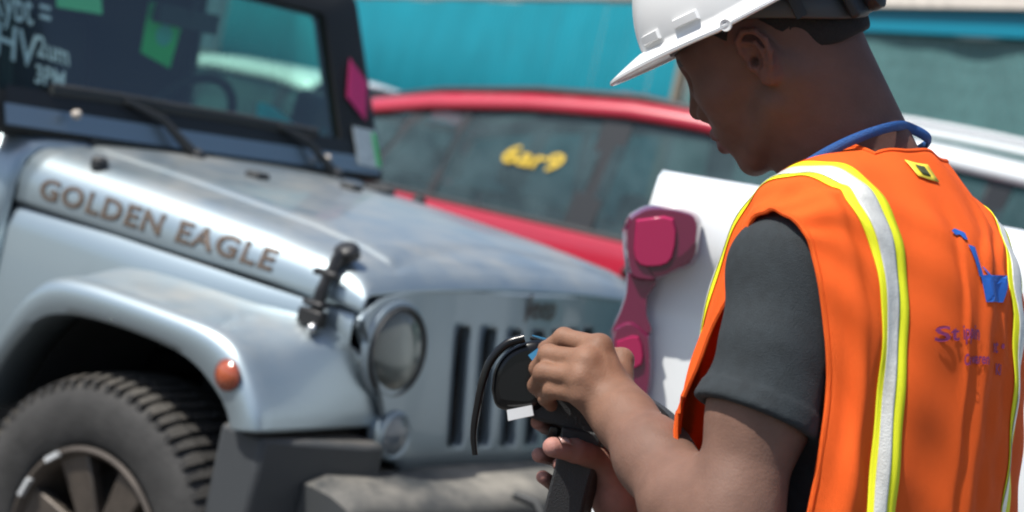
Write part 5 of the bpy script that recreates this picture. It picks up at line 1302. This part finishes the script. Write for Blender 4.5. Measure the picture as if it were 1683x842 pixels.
def lanyard():
    blue = mat('lanyard_blue', (.010, .085, .30), .6, bump=.6, bscale=900)
    pts = [T(.045, .105, -.30), T(.060, .095, -.20), at(1268, 330, 1.765), at(1298, 294, 1.756), at(1334, 266, 1.752), at(1382, 239, 1.746), at(1430, 219, 1.748), at(1470, 208, 1.766), at(1494, 210, 1.80), T(-.030, -.066, .022), T(-.060, -.035, .014), T(-.074, .02, -.016), T(-.074, .055, -.055), T(-.07, .08, -.115), T(-.06, .095, -.2), T(-.045, .105, -.30)]
    mb = MB(); mb.tube(catmull(pts, 6), .0028, 8, ry=.0055); o = mb.build('lanyard', blue)
    tag(o, 'blue lanyard cord round the neck of the person in the vest', 'lanyard')
lanyard()

def helmet():
    white = mat('helmet_white', (.80, .80, .79), .32, coat=.4)
    c0 = HP(0, 0, 0); R = empty('hard_hat', tuple(HP(0, 4, 0)), 0, 'white hard hat with front peak on the bowed head', 'hard hat'); ro = np.array(R.location)
    def hp(f, u, l): return HP(f, u, l)-ro
    n = 96; rows = []
    def ring(k):
        """k: 0 rim edge ... 1 top"""
        out = []
        for j in range(n):
            a = 2*math.pi*j/n; ca, sa = math.cos(a), math.sin(a)
            fr = max(0, ca)**2.2
            if k < 0:                                   # brim: k from -1 (edge) to 0 (root)
                e = -k; ext = (.75+4.9*max(0, ca)**1.6)*(e**.9); f = (13.0+ext)*ca if ca > 0 else (13.0+.75*e)*ca; l = (11.0+(.75+.6*fr)*e)*sa
                drop = .9*e+.25*fr*e**1.5; u = 5.35+1.15*max(0, ca)*1.0-drop+.25*max(0, ca)
            else:
                th = k*math.pi/2; r = math.cos(th)**.82; f = 13.0*ca*r; l = 11.0*sa*r; u = 5.35+1.4*max(0, ca)*(1-k)**3+13.2*math.sin(th)**1.05
                f -= .3*math.sin(th)
            out.append(hp(f, u, l))
        return out
    for k in (-1, -.94, -.8, -.6, -.4, -.2, -.08): rows.append(ring(k))
    for k in np.concatenate([np.linspace(0, .2, 6), np.linspace(.25, .97, 14)]): rows.append(ring(k))
    V, F = grid(rows, closed_v=True); F += [tuple(range(len(V)-n, len(V)))]
    mesh('shell', V, F, white, R, solid=.0026, soff=-1, angle=50)
    # rolled edge
    mb = MB(); e = ring(-1); mb.tube(e+[e[0]], .0021, 8, cap=False); mb.build('rim_edge', white, R)
    # raised slot bosses on the side and the lug with a hole
    def dome(a, k, off=0.0):
        p = np.array(ringpt(a, k)); q = np.array(ringpt(a, k+.02)); s_ = np.array(ringpt(a+.02, k)); nn = np.cross(s_-p, q-p); nn /= np.linalg.norm(nn); return p+nn*off
    def ringpt(a, k):
        ca, sa = math.cos(a), math.sin(a); th = k*math.pi/2; r = math.cos(th)**.82
        return hp(13.0*ca*r-.3*math.sin(th), 5.35+1.4*max(0, ca)*(1-k)**3+13.2*math.sin(th)**1.05, 11.0*sa*r)
    for (a0, a1, k0, k1) in ((.72, 1.00, .050, .095), (1.22, 1.45, .060, .10), (-1.00, -.72, .050, .095), (-1.45, -1.22, .060, .10)):
        sg = 1
        for off0, off1 in ((-.002, .0058),):
            n_ = 9; top = [[dome(a, k, off1) for a in np.linspace(a0, a1, n_)] for k in np.linspace(k0, k1, 4)]; bot = [[dome(a, k, off0) for a in np.linspace(a0-.03, a1+.03, n_)] for k in np.linspace(k0-.02, k1+.02, 4)]
            V1, F1 = grid(top); V2, F2 = grid(bot); ix = np.arange(4*n_).reshape(4, n_); loop = list(ix[0])+list(ix[1:, -1])+list(ix[-1, ::-1][1:])+list(ix[1:-1, 0][::-1]); m_ = len(loop); o = 4*n_
            F = list(F1)+[(loop[i], loop[(i+1) % m_], o+loop[(i+1) % m_], o+loop[i]) for i in range(m_)]
            ob = mesh('slot_boss', np.concatenate([V1, V2]), F, white, R, angle=30)
            bm = bmesh.new(); bm.from_mesh(ob.data); bmesh.ops.recalc_face_normals(bm, faces=bm.faces); bm.to_mesh(ob.data); bm.free()
    for sg in (1, -1):
        c = hp(-1.0, 4.55, sg*11.75); mb = MB(); nrm = HL*sg
        mb.lathe([(.0030, -.0012), (.0062, -.0018), (.0068, 0), (.0062, .0018), (.0030, .0012), (.0026, 0), (.0030, -.0012)], c, nrm, 22); mb.build('chin_strap_lug', white, R)
        mb = MB(); mb.lathe([(.0028, .0004), (.001, .0004)], c, nrm, 16); mb.build('lug_hole', mat('lug_shadow', (.08, .08, .08), .8), R)
    # suspension: head band, nape strap with ratchet
    blk = mat('harness_black', (.012, .012, .013), .6); gry = mat('harness_grey', (.045, .048, .05), .6)
    def bandpts(a, u, r): return hp((10.0+r)*math.cos(a)-.1, u, (8.0+r)*math.sin(a))
    rows = []
    for a in np.linspace(0, 2*math.pi, 73)[:-1]:
        b = max(0, -math.cos(a)); uc = 6.4-5.6*b**1.3; h = 1.5+.3*b; sc = 1-.04*b
        rows.append([bandpts(a, uc-h, .45), bandpts(a, uc-h*.9, .75), bandpts(a, uc+h*.9, .75), bandpts(a, uc+h, .45)])
    V, F = grid(rows, closed_u=True); mesh('head_band', V, F, gry, R, solid=.002)
    for a in (math.radians(128), math.radians(232), math.radians(60), math.radians(300)):
        mb = MB(); p0 = bandpts(a, 6.4-5.6*max(0, -math.cos(a))**1.3-1.6, 1.0); p1 = hp(12.0*math.cos(a), 8.5, 10.2*math.sin(a)); mb.tube([p0, (p0+p1)/2+0*p0, p1], .0022, 6, ry=.007); mb.build('harness_strap', blk, R)
    mb = MB(); ck = hp(-11.4, .9, 0); mb.lathe([(.017, 0), (.019, .004), (.019, .013), (.015, .016), (.001, .016)], ck, -HF, 24); mb.build('ratchet_knob', blk, R)
    mb = MB(); mb.box(hp(-10.9, .9, 1.2), (.012, .034, .062), np.stack([HF, HU, HL], 1)); mb.build('ratchet_housing', blk, R, bevel=.004)
    return R
HAT = helmet()

def reader():
    gloss = mat('reader_black', (.005, .005, .0055), .22, spec=.35); matt = mat('reader_rubber', (.014, .014, .015), .55, bump=.3, bscale=600)
    R = empty('barcode_scanner', tuple(at(950, 690, 1.95)), 0, 'black handheld scanner with pistol grip held in both hands', 'scanner'); ro = np.array(R.location)
    ax = CFWD*.93-CUP*.16+CRIGHT*.30; ax /= np.linalg.norm(ax)
    def slab(name, poly, z, th, m_, bev, smooth=True, parent=R, seg=3):
        P = catmull(poly+[poly[0]], 4)[:-1] if smooth else poly
        mb = MB(); mb.prism([at(x, y, z)-ro for x, y in P], ax*th); o = mb.build(name, m_, parent, bevel=bev, angle=35); o.modifiers['bevel'].segments = seg; return o
    slab('body', [(832, 600), (850, 574), (884, 560), (912, 566), (950, 592), (1010, 630), (1066, 656), (1103, 690), (1100, 724), (1066, 716), (1010, 724), (960, 724), (920, 702), (880, 690), (846, 672), (830, 640)], 1.936, .060, matt, .008)
    slab('scan_head', [(803, 640), (808, 606), (826, 578), (856, 561), (884, 558), (900, 572), (905, 610), (900, 650), (880, 674), (846, 676), (812, 668)], 1.928, .072, gloss, .012)
    # curved guard in front of the scan window
    for dz in (0.0,):
        pts = [at(x, y, 1.926)-ro+ax*dz for x, y in ((862, 556), (832, 566), (806, 594), (792, 632), (783, 676), (778, 715), (781, 748))]
        mb = MB(); mb.tube(catmull(pts, 5), np.interp(np.linspace(0, 1, 31), [0, .5, 1], [.0052, .0048, .0032]), 10); mb.build('window_guard', gloss, R)
    # printed plate under the head
    n_ = at(0, 0, 1)*0
    plate = mat('plate_grey', (.75, .76, .76), .5)
    mb = MB(); mb.prism([at(x, y, 1.9265)-ro for x, y in ((833, 674), (874, 666), (877, 683), (835, 692))], ax*.003); mb.build('plate', plate, R, smooth=False)
    # screen and keypad on the top face
    tl = at(862, 566, 1.9345)-ro
    def top(px, py, d, up=.0): return at(px, py, 1.936)-ro+ax*d+CUP*up
    mb = MB(); mb.prism([top(868, 560, .006, .002), top(930, 576, .006, .002), top(930, 576, .054, .002), top(868, 560, .054, .002)], CUP*.0035); mb.build('screen_bezel', gloss, R, bevel=.001)
    mb = MB(); mb.prism([top(871, 559, .009, .0058), top(927, 573, .009, .0058), top(927, 573, .051, .0058), top(871, 559, .051, .0058)], CUP*.0012); mb.build('screen', mat('screen_blue', (.03, .16, .30), .15, emis=((.05, .25, .45), .25)), R, smooth=False)
    # small blue display on the near cheek
    mb = MB(); mb.prism([at(x, y, 1.926)-ro for x, y in ((868, 584), (886, 571), (904, 574), (902, 598), (880, 600))], ax*.004); mb.build('side_display', MATS['screen_blue'], R, smooth=False)
    key = mat('key_white', (.75, .76, .76), .5)
    km = None
    for i in range(5):
        for j in range(4):
            x, y = 1066+i*8.2, 668+i*6.2
            c = at(x, y+j*10.5, 1.9335)-ro
            if km is None:
                mb = MB(); mb.box((0, 0, 0), (.0048, .0040, .0042), np.stack([CRIGHT, CFWD, CUP], 1)); o = mb.build('key', key, R, smooth=False); o.location = c; km = o
            else:
                o = km.copy(); COL.objects.link(o); o.location = c
    # pistol grip and trigger
    slab('grip', [(922, 700), (960, 708), (988, 716), (982, 752), (968, 800), (958, 842), (950, 905), (918, 912), (884, 904), (890, 850), (900, 806), (912, 760), (918, 724)], 1.928, .040, matt, .012)
    slab('trigger', [(904, 700), (918, 704), (914, 726), (904, 738), (898, 722)], 1.936, .016, gloss, .003)
    return R
reader()
